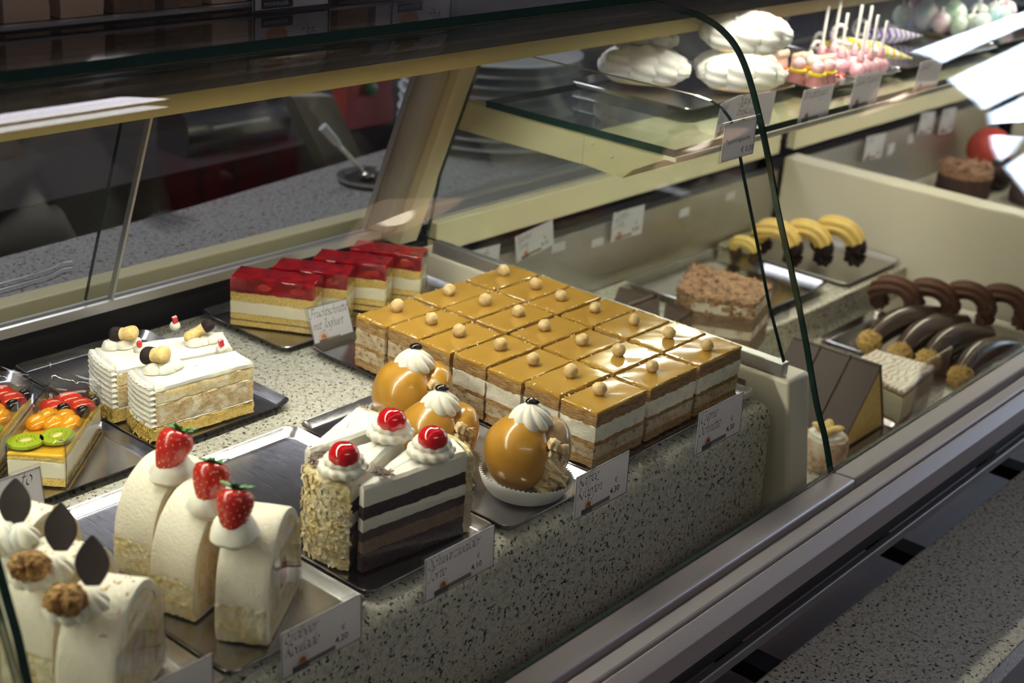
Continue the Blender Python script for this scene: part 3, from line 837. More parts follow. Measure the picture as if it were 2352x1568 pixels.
# ------------------------------------------------------------------ behind the counter
a, b, c = GY(0, 592, 1.44), G(440, 475, 0), G(930, 330, 0)
mb = MB()
poly = [(-.6, 1.24), (3.3, 1.24), (3.3, 1.72), (1.6, 1.551), (1.127, 1.482), (.83, 1.454), (-.6, 1.40)]
mb.loft([[(x, y, -.03) for x, y in poly], [(x, y, 0.0) for x, y in poly]])
tag(mb.build('rear_worktop', M['granite_grey'], None, smooth=False), 'grey flecked granite worktop behind the sliding doors', 'worktop')
mb = MB(); mb.loft([[(x, y, z) for x, y in ((-.6, 1.58), (3.3, 1.80), (3.3, 1.99), (-.6, 1.8))] for z in (-.95, -.0215)])
tag(mb.build('back_cabinet', M['dark_cab'], None, smooth=False), 'low dark cabinet in the gloom behind the worktop', 'cabinet')
root = empty('bread_bin', (1.38, 1.76, 0), 0, 'rounded steel bin glinting behind the rear doors', 'bin')
ZC = -.0215
mb = MB(); mb.xprof([(1.74, ZC), (1.732, .012), (1.738, .038), (1.760, .050), (1.81, .050), (1.815, ZC)], 1.315, 1.520); mb.build('bin_body', M['steel_tray'], root, ang=60)
mb = MB(); mb.tube([(1.36, 1.729, .02), (1.47, 1.729, .02)], .004, 8); mb.build('handle', M['alu'], root)
mb = MB(); mb.obox(GY(752, 385, 1.63), Vector((.085, 0, -.01)), Vector((0, .03, 0)), GY(672, 222, 1.63)-GY(752, 385, 1.63))
tag(mb.build('brace_board', M['grey_paint'], None, smooth=False), 'slanted grey brown board behind the ladle', 'board')
root = empty('shopping_bag', tuple(GY(825, 318, 1.74)), 0, 'red bag hanging in the gloom behind the rear door', 'bag')
mb = MB(); c = GY(828, 283, 1.74); c.z = max(c.z, .036); mb.slab([(c.x-.055, c.y-.02), (c.x+.055, c.y-.02), (c.x+.05, c.y+.02), (c.x-.05, c.y+.02)], c.z-.055, c.z+.045, .004, 30, .02)
mb.build('pouch', M['red_bag'], root); mb = MB(); mb.ball((c.x, c.y-.024, c.z+.01), (.016, .003, .012), 10, 6); mb.build('emblem', M['leaf'], root)
# utensil well and ladle
wc = G(855, 414, 0.002); wr = .046
root = empty('utensil_well', tuple(wc), 0, 'round steel well sunk into the rear worktop', 'container')
mb = MB(); mb.lathe([(wr*.8, .0006), (wr, .0008), (wr+.006, .004), (wr+.006, .007), (wr, .0075), (wr-.004, .003), (wr-.005, .0015), (.002, .0012)], 32, tuple(wc))
mb.build('rim', M['steel'], root)
mb = MB(); mb.lathe([(.001, .0016), (wr-.006, .0022), (wr-.006, .0026), (.001, .0026)], 32, tuple(wc)); mb.build('well_floor', M['black'], root)
root = empty('ladle', tuple(wc), 0, 'slim steel ladle leaning in the utensil well', 'ladle')
p0 = wc+Vector((-.012, 0, .010)); p1 = GY(772, 325, wc.y+.02)
mb = MB(); mb.tube([p0, p0.lerp(p1, .8), p1], lambda t: .0030+.0008*t, 8); mb.build('handle', M['steel'], root)
mb = MB(); d = (p1-p0).normalized(); mb.tube([p1-d*.004, p1+d*.006, p1+d*.03], lambda t: .0055+.002*t, 10); mb.build('grip', M['plate'], root)
mb = MB(); mb.ball(tuple(p0), (.012, .012, .006), 12, 8); mb.build('bowl', M['steel'], root)
# tongs and cling film lying on the worktop
root = empty('serving_tongs', tuple(G(80, 632, .003)), 0, 'pair of thin white tong arms on the rear worktop at far left', 'tongs')
for dy in (0, 14):
    pts = [G(x, y+dy, .004) for x, y in ((-60, 668), (0, 652), (80, 630), (118, 618), (140, 606), (166, 601))]
    mb = MB(); mb.tube(catmull(pts, 3), .0011, 8); mb.build('arm', M['plate'], root)
mb = MB(); mb.tube([G(-60, 668, .004), G(-62, 675, .004), G(-60, 682, .004)], .0011, 8); mb.build('spring_end', M['plate'], root)
root = empty('cling_film', tuple(G(400, 500, .002)), 0, 'crumpled clear film on the rear worktop behind the door edge', 'film')
c0 = G(395, 515, .003); rows = []
for i in range(14):
    t = i/13; rows.append([c0+Vector((.055*(j/30-.5)*(1-.45*t), .09*t-.02, .006+.006*math.sin(j*1.3+t)+.004*noise.noise(Vector((j*.4, t*2, 0))))) for j in range(31)])
mb = MB(); mb.loft(rows, 0, closed=False, cap0=False, cap1=False); mb.loft([[p+Vector((0, 0, .0002)) for p in r] for r in rows], 0, closed=False, cap0=False, cap1=False)
mb.build('film_sheet', M['film'], root)
# plates stacked behind the middle bay
def plate_stack(cx, cy, z0, n, r, label_group):
    first = None
    for i in range(n):
        if first is None:
            root = empty('china_plate', (cx, cy, z0), 0)
            mb = MB(); mb.lathe([(.001, .004), (r*.55, .003), (r*.62, 0), (r*.66, .003), (r, .012), (r+.003, .0145), (r, .016), (r*.66, .007), (.001, .0065)], 40)
            mb.build('plate_body', M['plate'], root, world=False); first = root; o = root
        else:
            o = copy_tree(first); o.location = (cx+random.uniform(-.002, .002), cy, z0+i*.0165)
        tag(o, 'white china plate in a stack behind the middle bay door', 'plate', label_group)
plate_stack(1.74, 1.50, .001, 9, .145, 'white plates stacked on the rear worktop')
# ------------------------------------------------------------------ trays
def tray(x0, x1, y0, y1, label, z=.0, lip=.008, rim=.0085, r=.012, dark=False, rz=0.0):
    cx, cy = (x0+x1)/2, (y0+y1)/2; hx, hy = (x1-x0)/2, (y1-y0)/2
    root = empty('baking_tray', (cx, cy, z), rz, label, 'tray')
    mb = MB()
    def rr(ins, zz): return [(x, y, zz) for x, y in rrect(-hx+ins, hx-ins, -hy+ins, hy-ins, max(r-ins*.5, .002))]
    mb.loft([rr(lip+.002, .0004), rr(lip-.001, .0010), rr(.0012, rim-.0008), rr(.0002, rim), rr(.0007, rim+.0006), rr(.0017, rim), rr(lip, .0026), rr(lip+.002, .0022)])
    mb.build('tray_body', M['steel_tray'] if not dark else M['steel_panel'], root, world=False, ang=50)
    return root
TZ = .0040
tray(.372, .496, .616, .884, 'steel tray under the walnut cream roulade slices at lower left')
tray(.4985, .630, .624, .884, 'steel tray under the strawberry roulade slices')
tray(.6335, .7795, .632, .884, 'steel tray under the cherry topped chocolate cream cake')
tray(.7825, .9085, .624, .882, 'steel tray under the coffee glazed puffs', lip=.007)
tray(.9105, 1.180, .634, 1.010, 'large steel tray under the block of caramel cream slices', lip=.009)
tray(.425, .658, .908, 1.150, 'steel tray under the wrapped fruit jelly slices')
tray(.6605, .815, .920, 1.155, 'steel tray under the white cream cake wedges')
tray(.888, 1.165, 1.020, 1.160, 'steel tray under the red jelly slices at the back')

def scatter_flakes(mb, pts, size, mi=0):
    for p, n in pts:
        p = Vector(p); n = Vector(n).normalized()
        a = n.orthogonal().normalized(); a.rotate(Matrix.Rotation(random.uniform(0, 6.3), 3, n)); b = n.cross(a)
        s = size*random.uniform(.5, 1.3); t = a*s+n*random.uniform(-.3, .9)*s*.5; u = b*s*random.uniform(.3, .7)
        th = n*.0004
        vs = [p-t*.5-u*.5, p+t*.5-u*.4, p+t*.4+u*.5, p-t*.5+u*.4]
        mb.add(vs+[v+th for v in vs], [(3, 2, 1, 0), (4, 5, 6, 7), (0, 1, 5, 4), (1, 2, 6, 5), (2, 3, 7, 6), (3, 0, 4, 7)], mi)

def rosette(mb, c, R, h, n=8, tw=.9, depth=.10, mi=0, seg=96):
    prof = [(R*.45, 0), (R*.86, h*.03), (R, h*.16), (R*1.0, h*.30), (R*.93, h*.46), (R*.80, h*.62), (R*.62, h*.77), (R*.40, h*.89), (R*.18, h*.97), (.0004, h)]
    P = [(max(p.x, .0003), p.y) for p in catmull([(r, z, 0) for r, z in prof], 3)]
    mb.lathe(P, seg, c, mi, mod=lambda a, t: 1+depth*(abs(math.cos(n*a/2+tw*t*PI))**.8*2-1.35))

def swirl(mb, c, R, h, n=12, mi=0):
    """whipped cream piped in two rounds"""
    prof = [(R*.6, 0), (R*.93, h*.06), (R, h*.22), (R*.97, h*.38), (R*.84, h*.48), (R*.80, h*.52), (R*.82, h*.62), (R*.76, h*.78), (R*.58, h*.92), (R*.3, h*.98), (.001, h)]
    P = [(p.x, p.y) for p in catmull([(r, z, 0) for r, z in prof], 3)]
    mb.lathe(P, 84, c, mi, mod=lambda a, t: 1+.055*math.cos(n*a+7*t)*(1-.4*t)+.03*math.sin(a+4*t))

def dollop(mb, c, rx, ry, h, mi=0, seed=0, rz=0):
    R = Matrix.Rotation(rz, 3, 'Z')
    mb.ball(c, (rx, ry, h), 20, 12, mi, disp=lambda d: 1+.13*noise.noise(d*1.9+Vector((seed, 0, 0)))+.05*noise.noise(d*4.5+Vector((seed, 3, 0)))+.16*math.exp(-((d.z+.35)*3.2)**2), R=R)

# strawberry with seeds and leaves
def strawberry(root, c, R, L, axis, seed=0, leafy=True):
    """root's child; axis = from the tip towards the leafy crown"""
    ax = Vector(axis).normalized(); q = ax.to_track_quat('Z', 'Y').to_matrix(); c = Vector(c)
    prof = [(.03, -.50), (.25, -.47), (.48, -.36), (.72, -.18), (.92, .05), (1.0, .22), (.96, .36), (.78, .46), (.45, .50), (.03, .46)]
    mb = MB()
    rings = []
    P = catmull([(r, z, 0) for r, z in prof], 3)
    for p in P:
        rings.append([c+q @ Vector((max(p.x, .01)*R*math.cos(a)*(1+.05*noise.noise(Vector((math.cos(a), math.sin(a), p.y+seed))*1.5)), max(p.x, .01)*R*math.sin(a), p.y*L)) for a in [2*PI*j/24 for j in range(24)]])
    mb.loft(rings)
    for i in range(95):
        t = (i+.5)/95; z = -.44+.86*t; a = i*2.39996+seed
        k = min(range(len(P)), key=lambda k: abs(P[k].y-z)+(0 if k < len(P)*.75 else .3))
        r = P[k].x
        p = c+q @ Vector((r*R*math.cos(a), r*R*math.sin(a), z*L))
        n = (q @ Vector((math.cos(a), math.sin(a), 0))).normalized()
        rot = n.to_track_quat('Z', 'Y').to_matrix()
        mb.ball(p, (.0005, .0008, .0003), 6, 4, 1, R=rot)
    o = mb.build('strawberry', [M['strawberry'], M['seed']], root)
    if leafy:
        mb = MB(); top = c+q @ Vector((0, 0, .47*L))
        for k in range(7):
            a = k*2*PI/7+seed; l = R*random.uniform(.75, 1.05); up = random.uniform(.35, 1.1)
            d = q @ Vector((math.cos(a), math.sin(a), 0)); s = q @ Vector((-math.sin(a), math.cos(a), 0))
            vs = []
            for t, w in ((0, .14), (.3, .30), (.6, .30), (.85, .15), (1, .01)):
                b = top+d*(l*t)+ax*(l*up*(t-.5*t*t)*.9)
                vs += [b-s*(w*l*.8), b+ax*(.0006+.05*l), b+s*(w*l*.8)]
            fs = []
            for i in range(4):
                for j in range(2): fs.append((3*i+j, 3*i+j+1, 3*i+j+4, 3*i+j+3))
            n0 = len(vs); vs2 = [v-ax*.0005 for v in vs]
            fs2 = [tuple(x+n0 for x in reversed(f)) for f in fs]
            mb.add(vs+vs2, fs+fs2)
        mb.tube([top, top+ax*R*.35], .0012, 6)
        l = mb.build('leaves', M['leaf'], o)
    return o

# ------------------------------------------------------------------ roulade slices
def arch(k, W=.043, HH=.086, n=34):
    out = []
    for i in range(n+1):
        t = i/n; a = PI*t
        x = W*math.cos(a)*(1+.04*math.sin(a)); z = HH*(.30+.70*math.sin(a)**.95) if 0 < t < 1 else HH*.30
        out.append((x, z))
    out = [(W*.93, 0.0), (W*1.0, HH*.12)]+out+[(-W*1.0, HH*.12), (-W*.93, 0.0)]
    for s in range(1, 8): out.append((-W*.93+W*1.86*s/8, 0.0))
    c = (0, HH*.42)
    return [(c[0]+(x-c[0])*k, c[1]+(z-c[1])*k) for x, z in out]
def roulade(root, org, a_dir, w_dir, th, Wd, HH, seed=0, mats=None, lean=0.0):
    """org = middle of the base; a_dir = log axis towards the visible cut; w_dir = across"""
    org, a, w = Vector(org), Vector((*a_dir, 0)).normalized(), Vector((*w_dir, 0)).normalized()
    mats = mats or [M['icing'], M['sponge_pale'], M['pinkish'], M['sponge_pale'], M['yoghurt'], M['berry_red']]
    ks = [1.0, .87, .70, .60, .42, .27, .10, .0]
    def P(x, z, t, n=0.0):
        q = org+w*x+a*t+Vector((0, 0, z+lean*t)); return q
    A = arch(1.0, Wd, HH); n = len(A)
    # icing shell
    mb = MB(); rings = []
    T = [-th/2, -th/2+.0015]+[-th/2+th*i/8 for i in range(1, 8)]+[th/2-.0015, th/2]
    for i, t in enumerate(T):
        k = .985 if i in (0, len(T)-1) else 1.0
        rr = []
        for x, z in A:
            d = 1+.010*noise.noise(Vector((x*45, z*45, t*45+seed)))+.006*noise.noise(Vector((x*160, z*160, t*160+seed)))
            rr.append(P(x*k*d, HH*.42+(z-HH*.42)*k*d if z > .001 else 0.0, t))
        rings.append(rr)
    mb.loft(rings, 0, cap0=False, cap1=False)
    B = arch(ks[1], Wd, HH)
    for e, t in ((0, -th/2), (1, th/2)):
        ra = rings[0] if e == 0 else rings[-1]
        rb = [P(x+.0006*noise.noise(Vector((x*300, z*300, seed))), max(z, .0), t) for x, z in B]
        mb.loft([ra, rb], 0, cap0=False, cap1=False)
    mb.build('icing', mats[0], root)
    # roll inside: nested rings closing to the fruit at the core
    mb = MB()
    for e, t0 in ((0, -th/2), (1, th/2)):
        for li in range(1, len(ks)-1):
            sgn = 1 if e else -1
            ra, rb = [], []
            for kk, dst in ((ks[li], ra), (max(ks[li+1], .004), rb)):
                for (x, z) in arch(kk, Wd, HH):
                    wob = 1+.06*noise.noise(Vector((x*70, z*70, seed+kk)))
                    x2, z2 = x*wob*(1 if kk > .5 else .72), HH*.42+(z-HH*.42)*wob
                    dst.append(P(x2, max(z2, 0), t0-sgn*.0004*(kk < .6)))
            mb.loft([ra, rb], li-1 if li < 6 else 4, cap0=False, cap1=(li == len(ks)-2))
    mb.build('cake_roll', [mats[1], mats[2], mats[3], mats[4], mats[5]], root)
    # almond crumbs on the lower outside, both flanks
    for side in (0, 1):
        mb = MB(); rows = []
        idx = range(0, 9) if side == 0 else range(n-7-9, n-7)
        pr = [A[i % n] for i in idx]
        pr = [p for p in pr if p[1] < HH*.50]
        if side == 0: pr = sorted(pr, key=lambda p: p[1])
        else: pr = sorted(pr, key=lambda p: p[1])
        C = catmull([(x, z, 0) for x, z in pr], 5)
        top = len(C)-1
        for j in range(25):
            t = -th/2+th*j/24; hh = .80+.2*noise.noise(Vector((t*130, seed, side)))
            rr = []
            for i, p in enumerate(C):
                f = i/top; p2 = C[int(f*hh*top)]
                bul = .0012+.0016*noise.noise(Vector((p2.x*260, p2.y*260, t*260+seed)))
                if i == top: bul = -.001
                if j in (0, 24): bul = -.0006
                rr.append(P(p2.x+math.copysign(bul, p2.x), max(p2.y, .0), t))
            rows.append(rr)
        mb.loft(rows, 0, closed=False, cap0=False, cap1=False)
        mb.build('almond_coating', M['almond'], root)
    return org+Vector((0, 0, HH))
M['pinkish'] = simple('strawberry_cream', (.80, .58, .58), .5, sss=.2, var=(110, (.84, .74, .68), .8))
M['nut_filling'] = crumb('nut_filling', (.66, .50, .38), (.40, .28, .17), 320, strength=.3, c3=(.80, .70, .58))
def roll_at(corner, phi, th, Wd):
    w = Vector((math.cos(phi), math.sin(phi))); a = Vector((w.y, -w.x)); c = Vector(corner)
    o = c+w*Wd+a*(th/2); return Vector((o.x, o.y, TZ)), a, w
def film(root, quad, name='plastic_film'):
    """thin clear sheet on a cut face; quad = four corners"""
    q = [Vector(p) for p in quad]; n = (q[1]-q[0]).cross(q[3]-q[0]).normalized()*.0002
    mb = MB(); rows = []
    for i in range(7):
        rows.append([q[0].lerp(q[3], i/6).lerp(q[1].lerp(q[2], i/6), j/8)+n*(4*noise.noise(Vector((i*.7, j*.7, q[0].x*50)))) for j in range(9)])
    mb.loft(rows, 0, closed=False, cap0=False, cap1=False)
    mb.loft([[p+n for p in r] for r in rows], 0, closed=False, cap0=False, cap1=False)
    return mb.build(name, M['film'], root)

RB = [((.5245, .7880), 11), ((.5130, .7290), 18), ((.5215, .6675), 33)]
names = ['strawberry topped cream roulade slice, rearmost of three on its tray', 'strawberry topped cream roulade slice, middle of three on its tray', 'strawberry topped cream roulade slice nearest the glass, cut side with red centre showing']
SB = [(392, 1040), (481, 1113), (537, 1177)]
for i, (cn, ph) in enumerate(RB):
    th, Wd = .0365, .0425
    org, AD, WD = roll_at(cn, math.radians(ph), th, Wd)
    root = empty('roulade_slice', tuple(org), 0, names[i], 'cake slice', 'strawberry roulade slices')
    top = roulade(root, org, AD, WD, th, Wd, .083, seed=i*7.3)
    sz = .101
    c = G(*SB[i], sz); base = Vector((c.x, c.y, .0))
    dm = MB(); dc = c-CU*.004+CF*.004+Vector((0, 0, -.0085))
    dollop(dm, dc, .0160, .0150, .0120, seed=i, rz=.4)
    dm.build('cream_dollop', M['whip'], root)
    ax = (CU*1.0+CR*[.38, .16, .10][i]+CF*.10)
    strawberry(root, c, .0128, .0345 if i == 0 else .0310, ax, seed=i*1.7)
    if i == 2:
        e = org+Vector((AD.x, AD.y, 0))*(th/2+.0012); wv = Vector((WD.x, WD.y, 0))
        film(root, [e-wv*.040, e+wv*.041, e+wv*.038+Vector((0, 0, .062)), e-wv*.034+Vector((0, 0, .060))])

# walnut roulade slices
def walnut(root, c, r, seed=0):
    mb = MB()
    def dsp(d):
        rid = abs(math.sin(d.x*5+3*noise.noise(d*2+Vector((seed, 0, 0)))))*abs(math.cos(d.z*6+2*noise.noise(d*3)))
        return 1+.20*(rid-.5)+.12*noise.noise(d*4+Vector((0, seed, 0)))-.22*math.exp(-(d.x*6)**2)
    mb.ball(c, (r, r*.8, r*.95), 48, 32, 0, disp=dsp, R=M3)
    return mb.build('walnut', M['walnut'], root)
def choc_leaf(root, base, h, w, up, side):
    up, side = Vector(up).normalized(), Vector(side).normalized(); n = up.cross(side).normalized()
    mb = MB(); rows = []
    for i in range(13):
        t = i/12.0; ww = w*math.sin(PI*min(.98, max(.05, .12+.86*t)))**.9
        b = Vector(base)+up*(h*t)+n*(.10*h*t*t)
        rows.append([b-side*ww*.5-n*.0006, b+n*.0007, b+side*ww*.5-n*.0006, b+side*ww*.5*.96-n*.0016, b-n*.0008, b-side*ww*.5*.96-n*.0016])
    mb.loft(rows)
    return mb.build('chocolate_leaf', M['choc'], root, ang=60)
NB = [((.4010, .7820), 22), ((.3910, .7180), 26), ((.3895, .6550), 33)]
WN = [None, (70, 1290), (152, 1368)]
CL = [((35, 1205), (20, 1145)), ((140, 1265), (128, 1198)), ((213, 1345), (203, 1282))]
nn = ['walnut cream roulade slice, rearmost at the left edge', 'walnut topped cream roulade slice with chocolate leaf, middle of its tray', 'walnut topped cream roulade slice nearest the glass at lower left']
for i, (cn, ph) in enumerate(NB):
    org, AD, WD = roll_at(cn, math.radians(ph), .037, .0435); root = empty('walnut_roulade_slice', tuple(org), 0, nn[i], 'cake slice', 'walnut roulade slices')
    top = roulade(root, org, AD, WD, .037, .0435, .085, seed=30+i*5.1, mats=[M['icing'], M['sponge_pale'], M['nut_filling'], M['sponge_pale'], M['nut_filling'], M['nut_filling']])
    wz = .103
    c = G(*(WN[i] or (-5, 1215)), wz)
    mb = MB(); rosette(mb, tuple(c+Vector((.0065, .007, -.0195))), .0150, .019, 9, 1.2, .12)
    rosette(mb, tuple(c+Vector((.0150, -.0020, -.0150))), .0110, .014, 8, 1.2, .12)
    mb.build('cream_rosette', M['whip'], root, ang=85)
    if WN[i]: walnut(root, tuple(c+Vector((-.001, -.001, -.002))), .0125, i*3.0)
    b = G(*CL[i][0], .098)
    choc_leaf(root, b, .031, .0215, CU*1.0+CF*.25-CR*.10, CR)
    mb = MB(); pts = []
    for k in range(46):
        u, t = random.uniform(-.9, .9), random.uniform(-.018, .018)
        a = PI/2-u*.95
        p = org+Vector((WD.x, WD.y, 0))*(.0435*math.cos(a)*1.03)+Vector((AD.x, AD.y, 0))*t+Vector((0, 0, .085*(.30+.70*math.sin(a)**.95)*1.003))
        pts.append((p, (0, 0, 1)))
    scatter_flakes(mb, pts, .0024); o = mb.build('nut_crumbs', M['nut_crumb'], root); o['kind'] = 'stuff'
    if i == 2:
        e = org+Vector((AD.x, AD.y, 0))*.0198; wv = Vector((WD.x, WD.y, 0))
        film(root, [e-wv*.044, e+wv*.044, e+wv*.041+Vector((0, 0, .060)), e-wv*.038+Vector((0, 0, .058))])

# ------------------------------------------------------------------ layered cakes
def layers(root, poly, specs):
    for k_, (nm, m, z0, z1, amp, kw) in enumerate(specs):
        kw = dict(kw); zw_ = min(.0009, (z1-z0)*.28)
        nx = specs[k_+1] if k_+1 < len(specs) else None; pv = specs[k_-1] if k_ else None
        kw['zw1'] = min(zw_, (nx[3]-nx[2])*.28) if nx else 0.0
        kw['zw0'] = min(zw_, (pv[3]-pv[2])*.28) if pv else 0.0
        mb = MB(); mb.slab(poly, z0, z1, amp, **kw); mb.build(nm, m, root)
def inset_poly(poly, d):
    c = Vector((sum(p[0] for p in poly)/len(poly), sum(p[1] for p in poly)/len(poly)))
    return [tuple(c+(Vector(p)-c)*(1-d/max((Vector(p)-c).length, 1e-6))) for p in poly]
def arcpts(a, b, bulge, n=7):
    a, b = Vector(a), Vector(b); m = (b-a); nr = Vector((m.y, -m.x)).normalized()
    return [tuple(a+m*(i/n)+nr*bulge*math.sin(PI*i/n)) for i in range(n+1)]

# cherry chocolate cream cake: three wedges, tips alternating
def cherry(root, c, r):
    mb = MB(); mb.ball(c, (r, r, r*.95), 28, 20, 0, disp=lambda d: 1-.10*math.exp(-((d.x-.2)**2+(d.y-.1)**2)*10)*(d.z > 0)-.02*math.exp(-(d.x*9)**2)*(d.y < 0))
    return mb.build('cherry', M['cherry'], root)
T0 = TZ
def schwarz(label, tip, r1, r2, cherry_px, seed, rim_cover=True, bulge=.005):
    cx = (tip[0]+r1[0]+r2[0])/3; cy = (tip[1]+r1[1]+r2[1])/3
    root = empty('cherry_cake_wedge', (cx, cy, T0), 0, label, 'cake slice', 'cherry chocolate cream cake wedges')
    t0 = Vector(tip); d = (Vector(r2)-Vector(r1)).normalized()*.003
    rim = arcpts(r1, r2, bulge)
    poly = [tuple(t0+d), tuple(t0-d)]+rim
    s = seed
    layers(root, poly, [
        ('chocolate_base', M['choc_sponge'], T0, T0+.016, .0010, dict(seed=s)),
        ('mousse_layer', M['mousse'], T0+.016, T0+.027, .0006, dict(seed=s+1)),
        ('chocolate_sponge', M['choc_sponge'], T0+.027, T0+.035, .0009, dict(seed=s+2)),
        ('cream_layer', M['icing_white'], T0+.035, T0+.045, .0006, dict(seed=s+3)),
        ('chocolate_sponge', M['choc_sponge'], T0+.045, T0+.056, .0009, dict(seed=s+4)),
        ('cream_top', M['icing_white'], T0+.056, T0+.073, .0005, dict(seed=s+5, bev=.0025, top=.0012))])
    # rim: cream wall with almond flakes
    a, b = Vector(r1), Vector(r2); ax = (b-a).normalized(); nr = Vector((ax.y, -ax.x)) 
    out = arcpts(tuple(a+ax*.001), tuple(b-ax*.001), bulge+.0005)
    ctr = Vector((cx, cy))
    off = [tuple(Vector(p)+(Vector(p)-ctr).normalized()*.006) for p in out]
    mb = MB(); mb.slab(out+off[::-1], T0, T0+.0715, .0018, 190, .0022, top=.0015, bev=.003, seed=s+9)
    pts = []
    for k in range(260):
        i = random.uniform(0, len(off)-1.01); j = int(i); p = Vector(off[j]).lerp(Vector(off[j+1]), i-j); n = (p-ctr).normalized()
        pts.append(((p.x+n.x*.0012, p.y+n.y*.0012, T0+random.uniform(.001, .069)), (n.x, n.y, random.uniform(-.3, .6))))
    scatter_flakes(mb, pts, .0055)
    mb.build('almond_rim', M['almond'], root)
    # swirl and cherry
    c = G(*cherry_px, .094)
    mb = MB(); swirl(mb, (c.x+.002, c.y+.003, T0+.0746), .0185, .0165)
    mb.build('cream_swirl', M['whip'], root)
    cherry(root, tuple(c), .0118)
    swirl_at[seed] = Vector((c.x+.002, c.y+.003))
    return root, poly
sw = {}; swirl_at = {}
sw['a'] = schwarz('cherry topped chocolate cream wedge with almond rim facing left', (.7430, .7095), (.6565, .7225), (.6540, .6740), (790, 1046), 1)
sw['b'] = schwarz('cherry topped chocolate cream wedge whose dark layered cut faces the glass', (.6560, .6655), (.7560, .6510), (.7660, .7010), (994, 1008), 2)
sw['c'] = schwarz('cherry topped chocolate cream wedge, rearmost on its tray', (.6660, .7365), (.7480, .7275), (.7480, .7690), (900, 967), 3)
def inside(p, poly):
    r = False
    for i in range(len(poly)):
        (x1, y1), (x2, y2) = poly[i], poly[i-1]
        if (y1 > p.y) != (y2 > p.y) and p.x < (x2-x1)*(p.y-y1)/(y2-y1)+x1: r = not r
    return r
def own_top(p, k):
    q = Vector((p.x, p.y)); ctr = sum((Vector(v) for v in sw[k][1]), Vector((0, 0)))/len(sw[k][1])
    if any((q-c).length < .023 for kk, c in swirl_at.items()): return False
    return inside(q+(ctr-q).normalized()*.004, sw[k][1])
for k, line in (('a', [((735, 1090), (690, 1060)), ((700, 1070), (760, 1030))]), ('b', [((800, 1110), (835, 1080)), ((860, 1080), (890, 1090))]), ('c', [((880, 1040), (960, 1020)), ((930, 1015), (955, 1000)), ((680, 1050), (740, 1030))])):
    mb = MB(); pts = []
    for p, q in line:
        for i in range(60):
            t = random.random(); g = G(p[0]+(q[0]-p[0])*t+random.gauss(0, 7), p[1]+(q[1]-p[1])*t+random.gauss(0, 5), T0+.0742)
            if not own_top(g, k): continue
            pts.append((g, (random.uniform(-.3, .3), random.uniform(-.3, .3), 1)))
    scatter_flakes(mb, pts, .0042); o = mb.build('chocolate_shavings', M['shav'], sw[k][0]); o['kind'] = 'stuff'
root = sw['b'][0]
film(root, [(.6545, .6625, T0), (.7600, .6460, T0), (.7600, .6460, T0+.040), (.6545, .6625, T0+.047)])

# white cream cake wedges
def bicolour_biscuit(root, c, r, L, axis, split=.42):
    ax = Vector(axis).normalized(); q = ax.to_track_quat('Z', 'Y').to_matrix(); c = Vector(c)
    def prof(t): return r*(.80+.28*abs(math.cos(PI*t)))*math.sqrt(max(0.0, 1-(2*t-1)**6))
    for nm, a, b, k, m in (('biscuit', split, 1, 1, M['biscuit']), ('chocolate_dip', 0, split+.02, 1.05, M['choc'])):
        mb = MB(); rings = []
        for i in range(13):
            t = a+(b-a)*i/12; rr = max(prof(t)*k, .0006)
            rings.append([c+q @ Vector((rr*math.cos(u)*(1+.05*noise.noise(Vector((math.cos(u)*2, math.sin(u)*2, t*6)))), rr*.75*math.sin(u), (t-.5)*L)) for u in [2*PI*j/20 for j in range(20)]])
        mb.loft(rings); mb.build(nm, m, root)
MZ = .0565
def malakoff(label, poly, rim_edge, seed):
    cx = sum(p[0] for p in poly)/len(poly); cy = sum(p[1] for p in poly)/len(poly)
    root = empty('cream_cake_wedge', (cx, cy, TZ), 0, label, 'cake slice', 'white cream cake wedges')
    layers(root, poly, [
        ('sponge_base', M['sponge'], TZ, TZ+.012, .0012, dict(seed=seed)),
        ('cream_layer', M['icing_white'], TZ+.012, TZ+.0135, .0008, dict(seed=seed+1)),
        ('ladyfinger_layer', M['finger'], TZ+.0135, TZ+.035, .0013, dict(seed=seed+2)),
        ('sponge_layer', M['sponge_pale'], TZ+.035, TZ+.0465, .0012, dict(seed=seed+3)),
        ('icing_top', M['icing_white'], TZ+.0465, MZ, .0006, dict(seed=seed+4, bev=.0025, top=.0009))])
    # grooved icing on the round outer side
    a, b = Vector(poly[rim_edge]), Vector(poly[(rim_edge+1) % len(poly)])
    ctr = Vector((cx, cy)); nr = ((a+b)/2-ctr).normalized()
    pts = arcpts(tuple(a), tuple(b), 0.0); 
    offp = [tuple(Vector(p)+nr*(.0045+.003*math.sin(PI*i/7))) for i, p in enumerate(pts)]
    mb = MB(); mb.slab(pts+offp[::-1], TZ+.013, MZ-.0008, .0004, 150, .003, nz=34, bev=.002, seed=seed+6, side=lambda e, u, t: .0011*math.sin(t*46+1.2*math.sin(u*3)))
    mb.build('grooved_icing', M['icing_white'], root)
    mb = MB(); mb.slab(pts+offp[::-1], TZ, TZ+.0145, .0028, 190, .002, bev=.001, seed=seed+8)
    pp = []
    for k in range(120):
        i = random.uniform(0, len(offp)-1.01); j = int(i); p = Vector(offp[j]).lerp(Vector(offp[j+1]), i-j)
        pp.append(((p.x+nr.x*.001, p.y+nr.y*.001, TZ+abs(random.gauss(0, .008))), (nr.x, nr.y, random.uniform(-.3, .6))))
    scatter_flakes(mb, pp, .0035)
    mb.build('crumb_skirt', M['crumbs'], root)
    return root
front = malakoff('white cream cake wedge nearest the glass, yellow layered cut side visible', [(.6745, .9425), (.776, .9330), (.779, .9620), (.683, .9870)], 3, 11)
